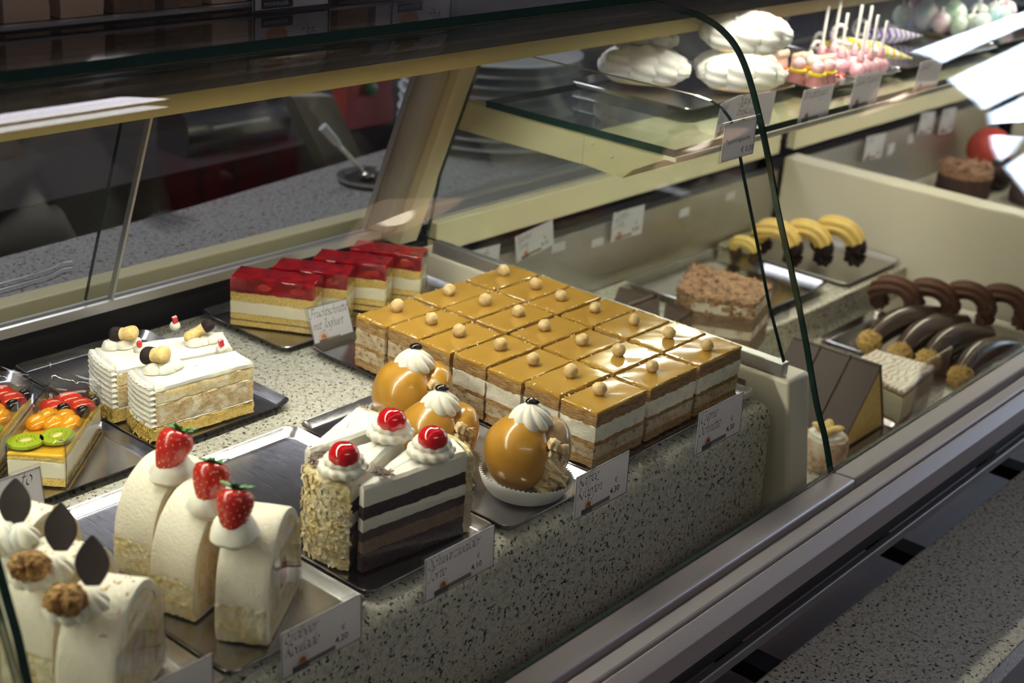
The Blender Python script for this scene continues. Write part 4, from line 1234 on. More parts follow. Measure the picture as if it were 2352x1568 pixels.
back = malakoff('white cream cake wedge standing behind its twin, rim end at left', [(.6725, .9960), (.782, .9700), (.800, 1.006), (.684, 1.048)], 3, 17)
def deco(root, dpx, z=MZ, r=.0075, h=.006, second=None):
    mb = MB()
    for k, (px, py) in enumerate(dpx):
        g = G(px, py, z+.003); dollop(mb, tuple(g), r*(1.15 if k % 2 else 1), r, h, seed=px, rz=.6)
    mb.build('cream_dollop', M['whip'], root)
def redbit(root, px, py, kind=0):
    g = G(px, py+10, MZ+.002)
    mb = MB(); mb.ball(tuple(g), (.0052, .005, .0050), 16, 10); mb.build('cream_dot', M['whip'], root)
    g = G(px, py-2, MZ+.0085)
    mb = MB()
    if kind: mb.ball(tuple(g), (.0027, .0027, .0036), 10, 8)
    else: mb.obox(g-Vector((.002, .0012, .003)), Vector((.0045, -.0005, .001)), Vector((.0005, .0030, .0005)), Vector((-.0008, .0005, .006)))
    mb.build('candied_bit', M['red_bit'], root)
deco(front, [(352, 848), (378, 846), (398, 838)], r=.0085)
bicolour_biscuit(front, G(357, 815, MZ+.0145), .0098, .026, CR*1.0+CU*.06-CF*.3)
deco(back, [(255, 793), (285, 790), (305, 786)], r=.0078)
bicolour_biscuit(back, G(284, 766, MZ+.0135), .0088, .027, CR*1.0+CU*.08-CF*.2)
deco(back, [(445, 785), (465, 780), (485, 778)], r=.0075)
bicolour_biscuit(back, G(457, 760, MZ+.0125), .0072, .032, -(CR*1.0+CU*.62), .30)
redbit(back, 320, 792, 1); redbit(back, 402, 738); redbit(front, 508, 791)

# wrapped fruit jelly slices
def kiwi_slice(mb, c, r, mi=0, seedmi=2, coremi=1, squash=1.0, rz=0):
    R = Matrix.Rotation(rz, 3, 'Z')
    mb.add([Vector(c)+R @ Vector((r*math.cos(a*PI/14), r*squash*math.sin(a*PI/14), z)) for z in (-.0015, .0012) for a in range(28)],
           [tuple(range(28, 56))]+[(a, (a+1) % 28, 28+(a+1) % 28, 28+a) for a in range(28)], mi)
    mb.ball(Vector(c)+Vector((0, 0, .0010)), (r*.36, r*.26*squash, .0008), 14, 6, coremi, R=R)
    for k in range(12):
        a = 2*PI*k/12+.1; rr = r*random.uniform(.42, .55)
        mb.ball(Vector(c)+R @ Vector((rr*math.cos(a), rr*squash*math.sin(a), .0013)), (.0007, .0003, .0003), 6, 4, seedmi, R=Matrix.Rotation(rz+a, 3, 'Z'))
def fruit_slice(label, near, ld, sd, L, S, Hh, seed):
    """near = corner by the glass; ld, sd long and short directions"""
    ld, sd = Vector(ld).normalized(), Vector(sd).normalized(); c0 = Vector(near)
    def q(u, v, z): p = c0+ld*u+sd*v; return Vector((p.x, p.y, z))
    poly = [tuple(c0), tuple(c0+ld*L), tuple(c0+ld*L+sd*S), tuple(c0+sd*S)]
    cx, cy = c0.x+ld.x*L/2+sd.x*S/2, c0.y+ld.y*L/2+sd.y*S/2
    root = empty('fruit_jelly_slice', (cx, cy, TZ), 0, label, 'cake slice', 'wrapped fruit jelly slices')
    layers(root, poly, [
        ('sponge_base', M['sponge'], TZ, TZ+.0075, .0010, dict(seed=seed)),
        ('yoghurt_layer', M['yoghurt'], TZ+.0075, TZ+.0225, .0004, dict(seed=seed+1)),
        ('sponge_sheet', M['sponge'], TZ+.0225, TZ+.0255, .0007, dict(seed=seed+2)),
        ('yellow_gel', M['yellow_gel'], TZ+.0255, TZ+.0285, .0003, dict(seed=seed+3, top=.0001))])
    zt = TZ+.0290
    mb = MB()
    for u, v, r in ((.25, .28, .0150), (.13, .76, .0145)):
        kiwi_slice(mb, q(u*L, v*S, zt+.0035), r, squash=.9, rz=seed+u*5)
    mb.build('kiwi_slices', [M['kiwi'], M['kiwi_core'], M['dark_berry']], root)
    mb = MB()
    for u, v in ((.50, .22), (.50, .52), (.49, .82), (.60, .40), (.6, .7)):
        mb.ball(q(u*L, v*S, zt+.002), (.0135, .0095, .0065), 18, 10, 0, disp=lambda d: 1+.06*noise.noise(d*4+Vector((u*9, v, seed))), R=Matrix.Rotation(.2+u, 3, 'Z'))
    mb.build('orange_pieces', M['orange_fruit'], root)
    mb = MB()
    for u, v in ((.83, .25), (.78, .72), (.92, .55)):
        mb.ball(q(u*L, v*S, zt+.002), (.0125, .0095, .0075), 18, 12, 0, disp=lambda d: 1+.05*noise.noise(d*3+Vector((u, v, 0))), R=Matrix.Rotation(seed+u*4, 3, 'Z'))
    mb.build('strawberry_halves', M['berry_red'], root)
    mb = MB()
    for u, v in ((.70, .12), (.72, .50), (.9, .06)):
        mb.ball(q(u*L, v*S, zt+.004), (.0062, .0062, .0055), 14, 10)
    mb.build('dark_berries', M['dark_berry'], root)
    mb = MB()
    ip = [q(.02*L, .03*S, 0), q(.98*L, .03*S, 0), q(.98*L, .97*S, 0), q(.02*L, .97*S, 0)]
    mb.slab([(p.x, p.y) for p in ip], TZ+.0287, TZ+.0405, .0002, top=.0004, bev=.003, seed=seed)
    mb.build('clear_jelly', M['clear_jelly'], root)
    # clear wrap: strips hugging the long sides and folding up at the far end
    e = .0011; mb = MB(); zt2 = TZ+.0425
    for v in (-e, S+e):
        rows = []
        for i in range(15):
            u = -.002+(L+.004)*i/14
            rows.append([q(u, v+.0006*noise.noise(Vector((u*120, z*120, seed))), z) for z in (TZ+.0003, TZ+.012, TZ+.025, zt2-.002)]+[q(u, v+(-.004 if v > 0 else .004), zt2)])
        mb.loft(rows, 0, closed=False, cap0=False, cap1=False)
    rows = []
    for i in range(11):
        v = -e+(S+2*e)*i/10
        rows.append([q(L+e+.0015*noise.noise(Vector((v*200, z*150, seed))), v, z) for z in (TZ+.0003, TZ+.012, TZ+.025, zt2)]+[q(L+.004+.006*(i/10), v, zt2+.004+.012*(i/10)**2)])
    mb.loft(rows, 0, closed=False, cap0=False, cap1=False)
    o = mb.build('plastic_wrap', M['film'], root)
    sm = o.modifiers.new('thickness', 'SOLIDIFY'); sm.thickness = .00012
    return root
FL, FSD = Vector((.764, .645)), Vector((-.645, .764))
fl = ['wrapped fruit jelly slice nearest the glass, kiwi end in front', 'wrapped fruit jelly slice, second from the glass with kiwi and orange', 'wrapped fruit jelly slice, third from the glass at the left edge', 'wrapped fruit jelly slice, rearmost in its tray']
for i in range(4):
    nr = (.5700-.037*i, .9225+.0485*i)
    if i == 3: break
    fruit_slice(fl[i], nr, FL, FSD, .107, .046, .04, 40+i*3.3)

# red jelly slices at the back
def red_slice(label, corner, seed, L=.098, S=.0345):
    ld = Vector((-.53, .85)).normalized(); sd = Vector((.85, .53)).normalized(); c0 = Vector(corner)
    poly = [tuple(c0), tuple(c0+sd*S), tuple(c0+sd*S+ld*L), tuple(c0+ld*L)]
    cx, cy = c0.x+ld.x*L/2+sd.x*S/2, c0.y+ld.y*L/2+sd.y*S/2
    root = empty('red_jelly_slice', (cx, cy, TZ), 0, label, 'cake slice', 'red jelly slices')
    layers(root, poly, [
        ('sponge_base', M['sponge'], TZ, TZ+.006, .0008, dict(seed=seed)),
        ('jam_line', M['mousse'], TZ+.006, TZ+.0072, .0004, dict(seed=seed+.5)),
        ('sponge_base', M['sponge'], TZ+.0072, TZ+.014, .0008, dict(seed=seed+.7)),
        ('yoghurt_layer', M['yoghurt'], TZ+.014, TZ+.0275, .0004, dict(seed=seed+1)),
        ('sponge_layer', M['sponge'], TZ+.0275, TZ+.0375, .0009, dict(seed=seed+2)),
        ('jelly_top', M['jelly_red'], TZ+.0375, TZ+.0545, .0007, dict(seed=seed+3, top=.0011, bev=.0008, fr=130))])
    mb = MB()
    for k in range(5):
        u, v = random.uniform(.12, .9), random.uniform(.2, .8)
        p = c0+ld*(L*u)+sd*(S*v); mb.ball((p.x, p.y, TZ+.0503), (.0105, .0080, .0040), 16, 8, R=Matrix.Rotation(random.uniform(0, 3), 3, 'Z'))
    for u in (.2, .62):
        p = c0+ld*(L*u)+sd*.0012; mb.ball((p.x, p.y, TZ+.045), (.0016, .013, .006), 12, 8, R=Matrix.Rotation(.56, 3, 'Z'))
    mb.build('strawberry_pieces', M['berry_deep'], root)
    e = -.0012
    a = [c0+sd*e-ld*.0012, c0+sd*e+ld*L]
    film(root, [(a[0].x, a[0].y, TZ), (a[1].x, a[1].y, TZ), (a[1].x, a[1].y, TZ+.054), (a[0].x, a[0].y, TZ+.055)])
    b = c0+sd*(S+.0006)-ld*.0014; a0 = c0-ld*.0014
    film(root, [(a0.x, a0.y, TZ), (b.x, b.y, TZ), (b.x, b.y, TZ+.055), (a0.x, a0.y, TZ+.055)])
    return root
rl = ['red strawberry jelly slice, leftmost with long side in full view', 'red strawberry jelly slice, second from the left', 'red strawberry jelly slice, third from the left', 'red strawberry jelly slice, rightmost beside the cream divider']
for i, cpt in enumerate(((.9450, 1.0400), (.9930, 1.0410), (1.0470, 1.0360), (1.1000, 1.0340))):
    red_slice(rl[i], cpt, 60+i*4.1, L=.082 if i else .090)

# ------------------------------------------------------------------ block of caramel cream slices
M['crumb_pale'] = simple('pale_crumb', (.78, .64, .36), .7)
colw, rowd = .0795, .0432
ords = ['first', 'second', 'third', 'fourth', 'fifth', 'sixth', 'seventh']
cols = ['left', 'middle', 'right']
for ci in range(3):
    for ri in range(7):
        x0 = .9230+ci*(colw+.0010)+random.uniform(-.0006, .0006); y1 = .9540-ri*(rowd+.0006)
        x0 += [.0, .0015, -.001, .001, 0, .0015, -.0005][ri]
        x1, y0 = x0+colw-.0012, y1-rowd+.0008
        if ri in (4,) and ci == 1: x1 -= .0015
        cx, cy = (x0+x1)/2, (y0+y1)/2
        lab = f'caramel glazed cream slice topped by hazelnut, {cols[ci]} column of the block, {ords[ri]} from the back'
        root = empty('caramel_cream_slice', (cx, cy, TZ), 0, lab, 'cake slice', 'caramel cream slices')
        poly = [(x0, y0), (x1, y0), (x1, y1), (x0, y1)]; s = ci*13+ri*3.7
        zt = TZ+.0545+random.uniform(-.0012, .0012)
        nut = ri < 3
        pp = inset_poly(poly, .0020)
        layers(root, pp, [
            ('pastry_base', M['pastry'], TZ, TZ+.0085, .0024, dict(seed=s, bev=.0005)),
            ('nut_filling', M['nut_cream'], TZ+.0085, TZ+.020, .0009, dict(seed=s+1, bev=.0003)),
            ('pastry_sheet', M['pastry'], TZ+.020, TZ+.0245, .0022, dict(seed=s+2, bev=.0003)),
            ('cream_filling', M['nut_cream'] if (ci == 0 and ri < 3) else M['cream_rough'], TZ+.0245, TZ+.040, .0016, dict(seed=s+3, bev=.0005)),
            ('pastry_top', M['pastry'], TZ+.040, zt-.0032, .0018, dict(seed=s+4, bev=.0003)),
            ('caramel_glaze', M['caramel'], zt-.0032, zt, .0006, dict(seed=s+5, bev=.0009, top=.0005, fr=300))])
        mb = MB(); pts = []
        for k in range(16):
            e = random.randrange(4); p = Vector(pp[e]).lerp(Vector(pp[(e+1) % 4]), random.random()); p = p.lerp(Vector((cx, cy)), random.uniform(0, .05))
            pts.append(((p.x, p.y, zt+.0003), (random.uniform(-.4, .4), random.uniform(-.4, .4), 1)))
        scatter_flakes(mb, pts, .0022); o = mb.build('pastry_crumbs', M['crumb_pale'], root); o['kind'] = 'stuff'
        mb = MB(); hx, hy = cx+random.uniform(-.005, .005), cy+random.uniform(-.004, .004)
        tilt = Matrix.Rotation(random.uniform(0, 6.3), 3, 'Z') @ Matrix.Rotation(random.uniform(-.9, .9), 3, 'X')
        r = random.uniform(.0062, .0071)
        mb.ball((hx, hy, zt+r*.82), (r, r*random.uniform(.9, 1), r*random.uniform(.9, 1.08)), 16, 12, 0, disp=lambda d: 1+.13*noise.noise(d*2.4+Vector((s, 0, 0)))+.16*max(0, d.z-.75)-.12*math.exp(-(d.x*6)**2)*(d.z > -.2)*(int(s) % 2), R=tilt)
        mb.build('hazelnut', M['hazelnut'], root)

# ------------------------------------------------------------------ coffee puffs
def puff(label, px, py, z, seed, sc=1.0, ros=None):
    c = G(px, py, z); c = Vector((c.x, c.y, TZ))
    rz = math.atan2(CR.y, CR.x)+.12
    root = empty('coffee_puff', tuple(c), rz, label, 'pastry', 'coffee glazed puffs')
    k = sc
    mb = MB(); rings = []
    nseg = 120
    for r, zz in ((.001, .0006), (.0315*k, .0004), (.0330*k, .0015), (.0370*k, .0085*1.0), (.0400*k, .0155), (.0396*k, .0157), (.0360*k, .0088), (.0322*k, .0022), (.001, .0012)):
        amp = .0013*min(1, zz/.010) if r > .03 else 0
        rr = []
        for j in range(nseg):
            a = 2*PI*j/nseg; q = r+amp*(1 if j % 2 else -1)
            up = zz*(1+.22*math.sin(a-2.2)) if zz > .012 else zz
            rr.append((q*math.cos(a), q*math.sin(a), up))
        rings.append(rr)
    mb.loft(rings); mb.build('paper_cup', M['paper'], root, world=False, ang=80)
    dz = lambda s: (lambda d: 1+.045*noise.noise(d*1.6+Vector((s, 0, 0)))+.01*noise.noise(d*6+Vector((s, 0, 0))))
    mb = MB(); mb.ball((-.0085*k, -.001*k, .0355*k), (.0300*k, .0345*k, .0325*k), 36, 24, 0, disp=dz(seed), R=Matrix.Rotation(-.18, 3, 'Y'))
    mb.build('glazed_bun', M['coffee_glaze'], root, world=False)
    mb = MB(); mb.ball((.0165*k, .0075*k, .0335*k), (.0200*k, .0295*k, .0295*k), 30, 20, 0, disp=dz(seed+4), R=Matrix.Rotation(.30, 3, 'Y'))
    mb.build('bun_lid', M['coffee_tan'] if seed > 2 else M['coffee_glaze'], root, world=False)
    mb = MB()
    for xo, yo, hz, ph in ((.0170, -.0190, .046, 0), (.0235, -.0130, .040, 1.3), (.0120, -.0215, .030, 2.2)):
        pts = [(xo*k+.0025*math.sin(i*.5+ph), yo*k-.004*math.sin(PI*i/14)+.002*math.cos(i*.6+ph), .010+hz*k*i/14) for i in range(15)]
        mb.tube(pts, lambda t: .0078*k*(1-.45*t**2)*(.75+.25*min(1, t*5)), 30, 0, mod=lambda a, t: 1+.20*math.cos(5*a+4*t))
    mb.ball((.010*k, -.004*k, .030*k), (.014*k, .022*k, .024*k), 16, 12)
    mb.build('coffee_cream', M['coffee_cream'], root, world=False, ang=100)
    mb = MB(); zt = .0655*k
    rosette(mb, (.000, .003, zt-.0070), .0180*k, .0205*k, 9, 1.3, .11)
    mb.build('cream_rosette', M['whip'], root, world=False, ang=85)
    mb = MB(); mb.ball((.001, .006, zt+.0140*k), (.0062, .0044, .0034), 16, 10, disp=lambda d: 1-.16*math.exp(-(d.y*5)**2)*(d.z > 0)); 
    mb.build('chocolate_bean', M['bean'], root, world=False)
    return root
puff('coffee glazed puff with cream rosette nearest the glass, showing piped filling', 1212, 1060, .030, 3.0, 1.0)
puff('coffee glazed puff behind the cherry cake, middle of three', 1007, 1018, .030, 1.0, .95)
puff('coffee glazed puff with cream rosette, rearmost of three', 948, 922, .030, 2.0, .98)
# ------------------------------------------------------------------ price cards of the near bay
YS = .6040
K_ = YS/.6
def front_sign(label, l, r, zt, zb, lines, price):
    return price_sign(label, (l*K_, YS, .58-(.58-zt)*K_), (r*K_, YS, .58-(.58-zt)*K_), (l*K_, YS-.0015, .58-(.58-zb)*K_), lines, price, 'front price cards')
front_sign('price card reading Kaffee Krapfen in front of the coffee puffs', .8335, .9060, .0470, .0080, ['Kaffee', 'Krapfen'], '4,30')
front_sign('price card reading Schwarzw\u00e4lder Torte in front of the cherry cake', .6580, .7335, .0420, .0070, ['Schwarzw\u00e4lder', 'Torte'], '4,10')
front_sign('price card reading Erdbeer Roulade in front of the strawberry roulade', .5220, .5940, .0420, .0070, ['Erdbeer', 'Roulade'], '4,20')
a, b, c = GY(1607, 950, YS), GY(1707, 911, YS), GY(1592, 1045, YS)
K_ = 1.0
front_sign('price card reading Creme Schnitte at the right end of the step', a.x, b.x, a.z, c.z, ['Creme', 'Schnitte'], '4,30')
a, b = GY(322, 1562, YS), GY(487, 1500, YS)
front_sign('price card ending in \u00df before the walnut roulade, cut by the picture edge', a.x-.012, b.x, b.z, b.z-.036, ['Nu\u00df', 'Roulade'], '4,20')
a = GY(716, 786, 1.0135); a.z = .0032
tl = GY(696, 712, 1.029); tr = GY(811, 682, 1.029)
dn = (tl-a)
price_sign('card reading Fruchtschnitte mit Joghurt leaning back beside the caramel block', tl, tl+(tr-tl).normalized()*.0555, Vector((tl.x+.004, a.y, a.z)), ['Fruchtschnitte', 'mit Joghurt'], None, 'front price cards')
tr = GY(82, 1073, .9030); br = GY(107, 1184, .8975)
ux = Vector((1, 0, 0)); up = (tr-br)
tl = tr-ux*.070; blp = br-ux*.070
price_sign('price card ending in the letters to before the wrapped fruit slices', tl, tr, blp, ['            to'], '4,10', 'front price cards', xh=.0075)
# empty clear label holder
root = empty('label_holder', tuple(GY(1495, 1115, YS)), 0, 'empty clear label holder clipped to the granite edge', 'label holder')
a, b = GY(1475, 1108, YS), GY(1517, 1072, YS)
mb = MB(); mb.obox(a, Vector((b.x-a.x+.006, 0, 0)), Vector((0, .0012, 0)), Vector((0, 0, .013)))
mb.obox(a+Vector((0, 0, .013)), Vector((b.x-a.x+.006, 0, 0)), Vector((0, .016, 0)), Vector((0, 0, .0012)))
mb.build('holder', M['acrylic'], root, smooth=False)

# ------------------------------------------------------------------ middle bay goods
Z1, Z2 = -.12, -.17
def cake_block(name, label, poly, specs, z, group=None, cat='cake slice'):
    cx = sum(p[0] for p in poly)/len(poly); cy = sum(p[1] for p in poly)/len(poly)
    root = empty(name, (cx, cy, z), 0, label, cat, group)
    layers(root, poly, [(n, m, z+a, z+b, amp, kw) for n, m, a, b, amp, kw in specs])
    return root
def quadpx(pts, z): return [tuple(G(px, py, z)[:2]) for px, py in pts]
# chocolate glazed slices
zt = Z1+.062
A = quadpx([(1420, 655), (1515, 673), (1430, 705), (1405, 690)], zt)
B = quadpx([(1518, 676), (1527, 727), (1452, 745), (1434, 707)], zt)
Cc = quadpx([(1528, 678), (1618, 692), (1545, 738), (1520, 728)], zt)
base = G(1500, 690, zt)
o = Vector((base.x, base.y))
def wedge(tip, ang, L, wdt):
    d = Vector((math.cos(ang), math.sin(ang))); s = Vector((-d.y, d.x))
    return [tuple(tip), tuple(tip+d*L-s*wdt/2), tuple(tip+d*L*1.03), tuple(tip+d*L+s*wdt/2)]
def choc_wedge(label, poly):
    return cake_block('chocolate_cake_wedge', label, poly, [
        ('chocolate_sponge', M['mousse'], .002, .024, .001, {}), ('jam_line', M['mousse'], .024, .026, .0005, {}),
        ('chocolate_sponge', M['mousse'], .026, .056, .001, {}), ('chocolate_glaze', M['choc_glaze'], .056, .062, .0003, dict(bev=.002))], Z1, 'chocolate glazed wedges')
def shrink(poly, d=.0035): return inset_poly(poly, d)
choc_wedge('chocolate glazed cake wedge, left one behind the caramel block', shrink(A))
choc_wedge('chocolate glazed cake wedge, middle one behind the caramel block', shrink(B, .007))
choc_wedge('chocolate glazed cake wedge beside the chocolate shaving cake', [tuple(Vector(p)+Vector((-.016, -.008))) for p in shrink(Cc, .010)])
# cake covered with milk chocolate shavings
zt = Z1+.080
P = quadpx([(1595, 602), (1775, 655), (1735, 700), (1590, 680), (1556, 660)], zt)
root = cake_block('shaving_cake_slice', 'cream cake slice covered with milk chocolate shavings in the middle bay', P, [
    ('chocolate_sponge', M['mousse'], .002, .030, .001, {}), ('cream_layer', M['nut_filling'], .030, .042, .001, {}),
    ('chocolate_sponge', M['mousse'], .042, .060, .001, {}), ('cream_top', M['nut_filling'], .060, .074, .0015, {}),
    ('shaving_cover', M['shav_milk'], .074, .081, .003, dict(top=.002))], Z1)
mb = MB(); pts = []
cx = sum(p[0] for p in P)/5; cy = sum(p[1] for p in P)/5
for k in range(260):
    i = random.randrange(5); t, u = random.random(), random.random()**.5
    p = Vector(P[i]).lerp(Vector(P[(i+1) % 5]), t); p = Vector((cx, cy)).lerp(p, u*1.02)
    pts.append(((p.x, p.y, zt+.0015), (random.uniform(-.4, .4), random.uniform(-.4, .4), 1)))
for k in range(160):
    i = random.choice((2, 3, 3, 4)); p = Vector(P[i]).lerp(Vector(P[(i+1) % 5]), random.random())
    n = (p-Vector((cx, cy))).normalized(); h = abs(random.gauss(0, .016))
    pts.append(((p.x+n.x*.001, p.y+n.y*.001, zt-h), (n.x, n.y, .2)))
scatter_flakes(mb, pts, .0075); o = mb.build('chocolate_curls', M['shav_milk'], root); o['kind'] = 'stuff'
for k, (px, py) in enumerate(((1440, 640), (1402, 646))):
    pass
def tray4(label, z, px):
    c = [G(x, y, z+.006) for x, y in px]
    x0 = min(p.x for p in c); x1 = max(p.x for p in c); y0 = min(p.y for p in c); y1 = max(p.y for p in c)
    return x0, x1, y0, y1
tray(1.600, 1.840, .900, 1.105, 'steel tray under the chocolate wedges in the middle bay', z=Z1, lip=.012, rim=.016)
# butter cookies dipped in chocolate
tray(1.875, 2.055, .888, 1.124, 'steel tray under the butter horseshoe cookies', z=Z1, dark=True)
def horseshoe(label, c, lean, rz, sc, mbase, mdip, dip=True, group=None):
    root = empty('horseshoe_cookie', tuple(c), rz, label, 'cookie', group)
    tilt = Matrix.Rotation(lean, 3, 'X')
    pts = []
    for i in range(25):
        a = PI*(-.18+1.36*i/24); pts.append(Vector((.0265*sc*math.cos(a)*(1 if 1 else 1), .010*sc*math.sin(a*2)*.3, .030*sc*math.sin(a)-.004*sc)))
    pts = [tilt @ p for p in pts]
    mod = lambda a, t: 1+.17*(abs(math.cos(3.5*a+1.2*t))*2-1.2)
    def part(nm, m, i0, i1, k):
        mb = MB(); mb.tube(pts[i0:i1], lambda t: .0116*sc*k, 42, 0, mod=mod); mb.build(nm, m, root, world=False, ang=85)
    if dip:
        part('cookie_body', mbase, 5, 20, 1.0); part('chocolate_end', mdip, 0, 6, 1.04); part('chocolate_end', mdip, 19, 25, 1.04)
    else:
        part('cookie_body', mbase, 0, 25, 1.0)
    return root
hs = [(1712, 562, 'leftmost butter horseshoe cookie lying low on its tray', 1.1, .8), (1762, 575, 'butter horseshoe cookie with dark dipped ends, second from left', .35, 1.25), (1825, 590, 'butter horseshoe cookie with dark dipped ends, third from left', .3, 1.25), (1900, 608, 'butter horseshoe cookie with dark dipped ends, rightmost and nearest', .25, 1.35)]
TH = math.radians(-90)
ROW = Vector((.78, -.62, 0)); ROW2 = Vector((.62, -.78, 0))
PX, NX = Vector((math.cos(TH), math.sin(TH), 0)), Vector((-math.sin(TH), math.cos(TH), 0))
h0 = G(1712, 562, Z1+.036)
for i, (px, py, lb, ln, sc) in enumerate(hs):
    c = h0+ROW*(.0500*i); c.z = Z1+.0045+.0305*sc*.92
    horseshoe(lb, c, .45, TH, sc*.92, M['cookie'], M['choc'], True, 'butter horseshoe cookies')
# chocolate cookies
tray(1.945, 2.0575, .640, .870, 'steel tray under the chocolate horseshoe cookies', z=Z2, dark=True)
for i, (px, py, lb) in enumerate(((2052, 676, 'chocolate horseshoe cookie, leftmost'), (2132, 690, 'chocolate horseshoe cookie, second from the left'), (2218, 722, 'chocolate horseshoe cookie, third from the left'), (2312, 722, 'chocolate horseshoe cookie, rightmost at the picture edge'))):
    c = GY(2050, 690, .826)+ROW2*(.0545*i); c.z = Z2+.0045+.0415; c.x += .008
    horseshoe(lb+' in the middle bay', c, .45, TH, 1.12, M['choc_cookie'], M['choc'], False, 'chocolate horseshoe cookies')
# empty tray, banana bars
tray(1.765, 1.935, .640, .868, 'steel tray under the chocolate banana bars, its near left end empty', z=Z2)
def banana(label, a, b, z, bow=.012):
    A3, B3 = G(*a, z), G(*b, z)
    root = empty('banana_bar', tuple((A3+B3)/2), 0, label, 'pastry', 'chocolate banana bars')
    d = (B3-A3); s = Vector((-d.y, d.x, 0)).normalized()
    pts = [A3+d*(i/16)+s*(bow*math.sin(PI*i/16))+Vector((0, 0, .010*math.sin(PI*i/16))) for i in range(17)]
    mb = MB(); mb.tube(pts, lambda t: .0175*(.80+.25*math.sin(PI*t)), 20, 0, mod=lambda a, t: 1+.06*math.cos(3*a+1)); mb.build('chocolate_coat', M['banana_choc'], root)
    mb = MB(); e = pts[0]; e2 = pts[1]
    mb.ball(tuple(e*.8+e2*.2), (.0175, .0175, .0165), 40, 28, 0, disp=lambda d: 1+.16*noise.noise(d*4+Vector((a[0], 0, 0)))+.16*noise.noise(d*11+Vector((a[0], 0, 0)))); mb.build('nut_end', M['nut_crumb'], root)
    return root
for a, b, lb in (((1995, 787), (2165, 728), 'chocolate banana bar with nut end, rearmost'), ((2065, 815), (2215, 745), 'chocolate banana bar with nut end, second from the back'), ((2130, 832), (2270, 770), 'chocolate banana bar with nut end, third from the back'), ((2205, 868), (2330, 800), 'chocolate banana bar with nut end, nearest the glass')):
    banana(lb, a, b, Z2+.026)
M['vanilla_fill'] = crumb('vanilla_filling', (.84, .66, .28), (.74, .54, .18), 300, strength=.3)
# dark roof shaped cake, three sections
for i in range(3):
    y0 = .6650+.0415*i; y1 = y0+.0405; x0, x1 = 1.455, 1.575; xa = 1.535; h = .098
    lab = ['roof shaped chocolate cake slice nearest the glass with yellow cut side', 'roof shaped chocolate cake slice, middle of three', 'roof shaped chocolate cake slice, rearmost of three'][i]
    root = empty('roof_cake_slice', ((x0+x1)/2, y0+.02, Z2), 0, lab, 'cake slice', 'roof shaped chocolate slices')
    tri = [(x0+.003, Z2+.0048), (x1-.003, Z2+.0048), (xa, Z2+h-.004)]
    def prism(t, ya, yb):
        mb = MB(); rings = []
        for k in range(7):
            y = ya+(yb-ya)*k/6; rr = []
            for e in range(3):
                p, q = Vector(t[e]), Vector(t[(e+1) % 3])
                for j in range(12):
                    r = p.lerp(q, j/12); rr.append((r.x+.0007*noise.noise(Vector((r.x*150, y*150, r.y*150))), y, r.y))
            rings.append(rr)
        mb.loft(rings); return mb
    prism(tri, y0+.001, y1-.0006).build('cream_filling', M['vanilla_fill'], root, ang=60)
    mb = MB(); t = .0035
    mb.xprof([(0, 0)]*0 or [(y0, Z2+.0036), (y1, Z2+.0036), (y1, Z2+.0048), (y0, Z2+.0048)], x0, x1); mb.build('biscuit_base', M['mousse'], root, smooth=False)
    mb = MB()
    for (ax_, az_), (bx_, bz_) in (((x0, Z2+.0048), (xa, Z2+h)), ((xa, Z2+h), (x1, Z2+.0048))):
        d = Vector((bx_-ax_, bz_-az_)).normalized(); n2 = Vector((-d.y, d.x))*.0035
        a_ = [(ax_, y0, az_), (bx_, y0, bz_), (bx_-n2.x*1.0, y0, bz_-n2.y), (ax_-n2.x, y0, az_-n2.y)]
        b_ = [(p[0], y1-.0012, p[2]) for p in a_]
        mb.loft([[p for p in a_], b_])
    mb.build('chocolate_coat', M['choc_glaze'], root, smooth=False)
tray(1.446, 1.586, .645, .850, 'steel tray under the roof shaped chocolate cake', z=Z2, rim=.007, lip=.006)
# marbled fondant slice
P = [(x+.008, y) for x, y in quadpx([(1935, 838), (2070, 905), (2142, 845), (2005, 806)], Z2+.052)]
cake_block('fondant_slice', 'square slice with white marbled fondant beside the roof shaped cake', P, [
    ('pastry_base', M['pastry'], .002, .010, .002, {}), ('cream_filling', M['yoghurt'], .010, .044, .0016, {}),
    ('pastry_top', M['pastry'], .044, .047, .001, {}), ('fondant', M['fondant'], .047, .053, .0006, dict(bev=.002))], Z2)
# small almond cakelet
c = G(1893, 1035, Z2+.02); root = empty('almond_tartlet', (c.x, c.y, Z2), 0, 'small round nut cakelet topped with three almonds behind the divider', 'pastry')
mb = MB(); mb.lathe([(.001, .001), (.0235, .001), (.0265, .012), (.0275, .034), (.025, .040), (.001, .041)], 40, (c.x, c.y, Z2), mod=lambda a, t: 1+.04*noise.noise(Vector((math.cos(a)*3, math.sin(a)*3, t*7)))); mb.build('nut_body', M['nut_filling'], root)
mb = MB(); mb.lathe([(.001, .040), (.021, .0395), (.020, .044), (.001, .046)], 24, (c.x, c.y, Z2)); mb.build('icing', M['icing_white'], root)
for k in range(4):
    a = k*1.6+.4; mb = MB(); R = Matrix.Rotation(a, 3, 'Z') @ Matrix.Rotation(-.35, 3, 'Y')
    mb.ball((c.x+.010*math.cos(a), c.y+.010*math.sin(a), Z2+.050), (.0125, .0065, .0042), 14, 10, 0, R=R, disp=lambda d: 1-.25*max(0, d.x)); mb.build('almond', M['biscuit'], root)
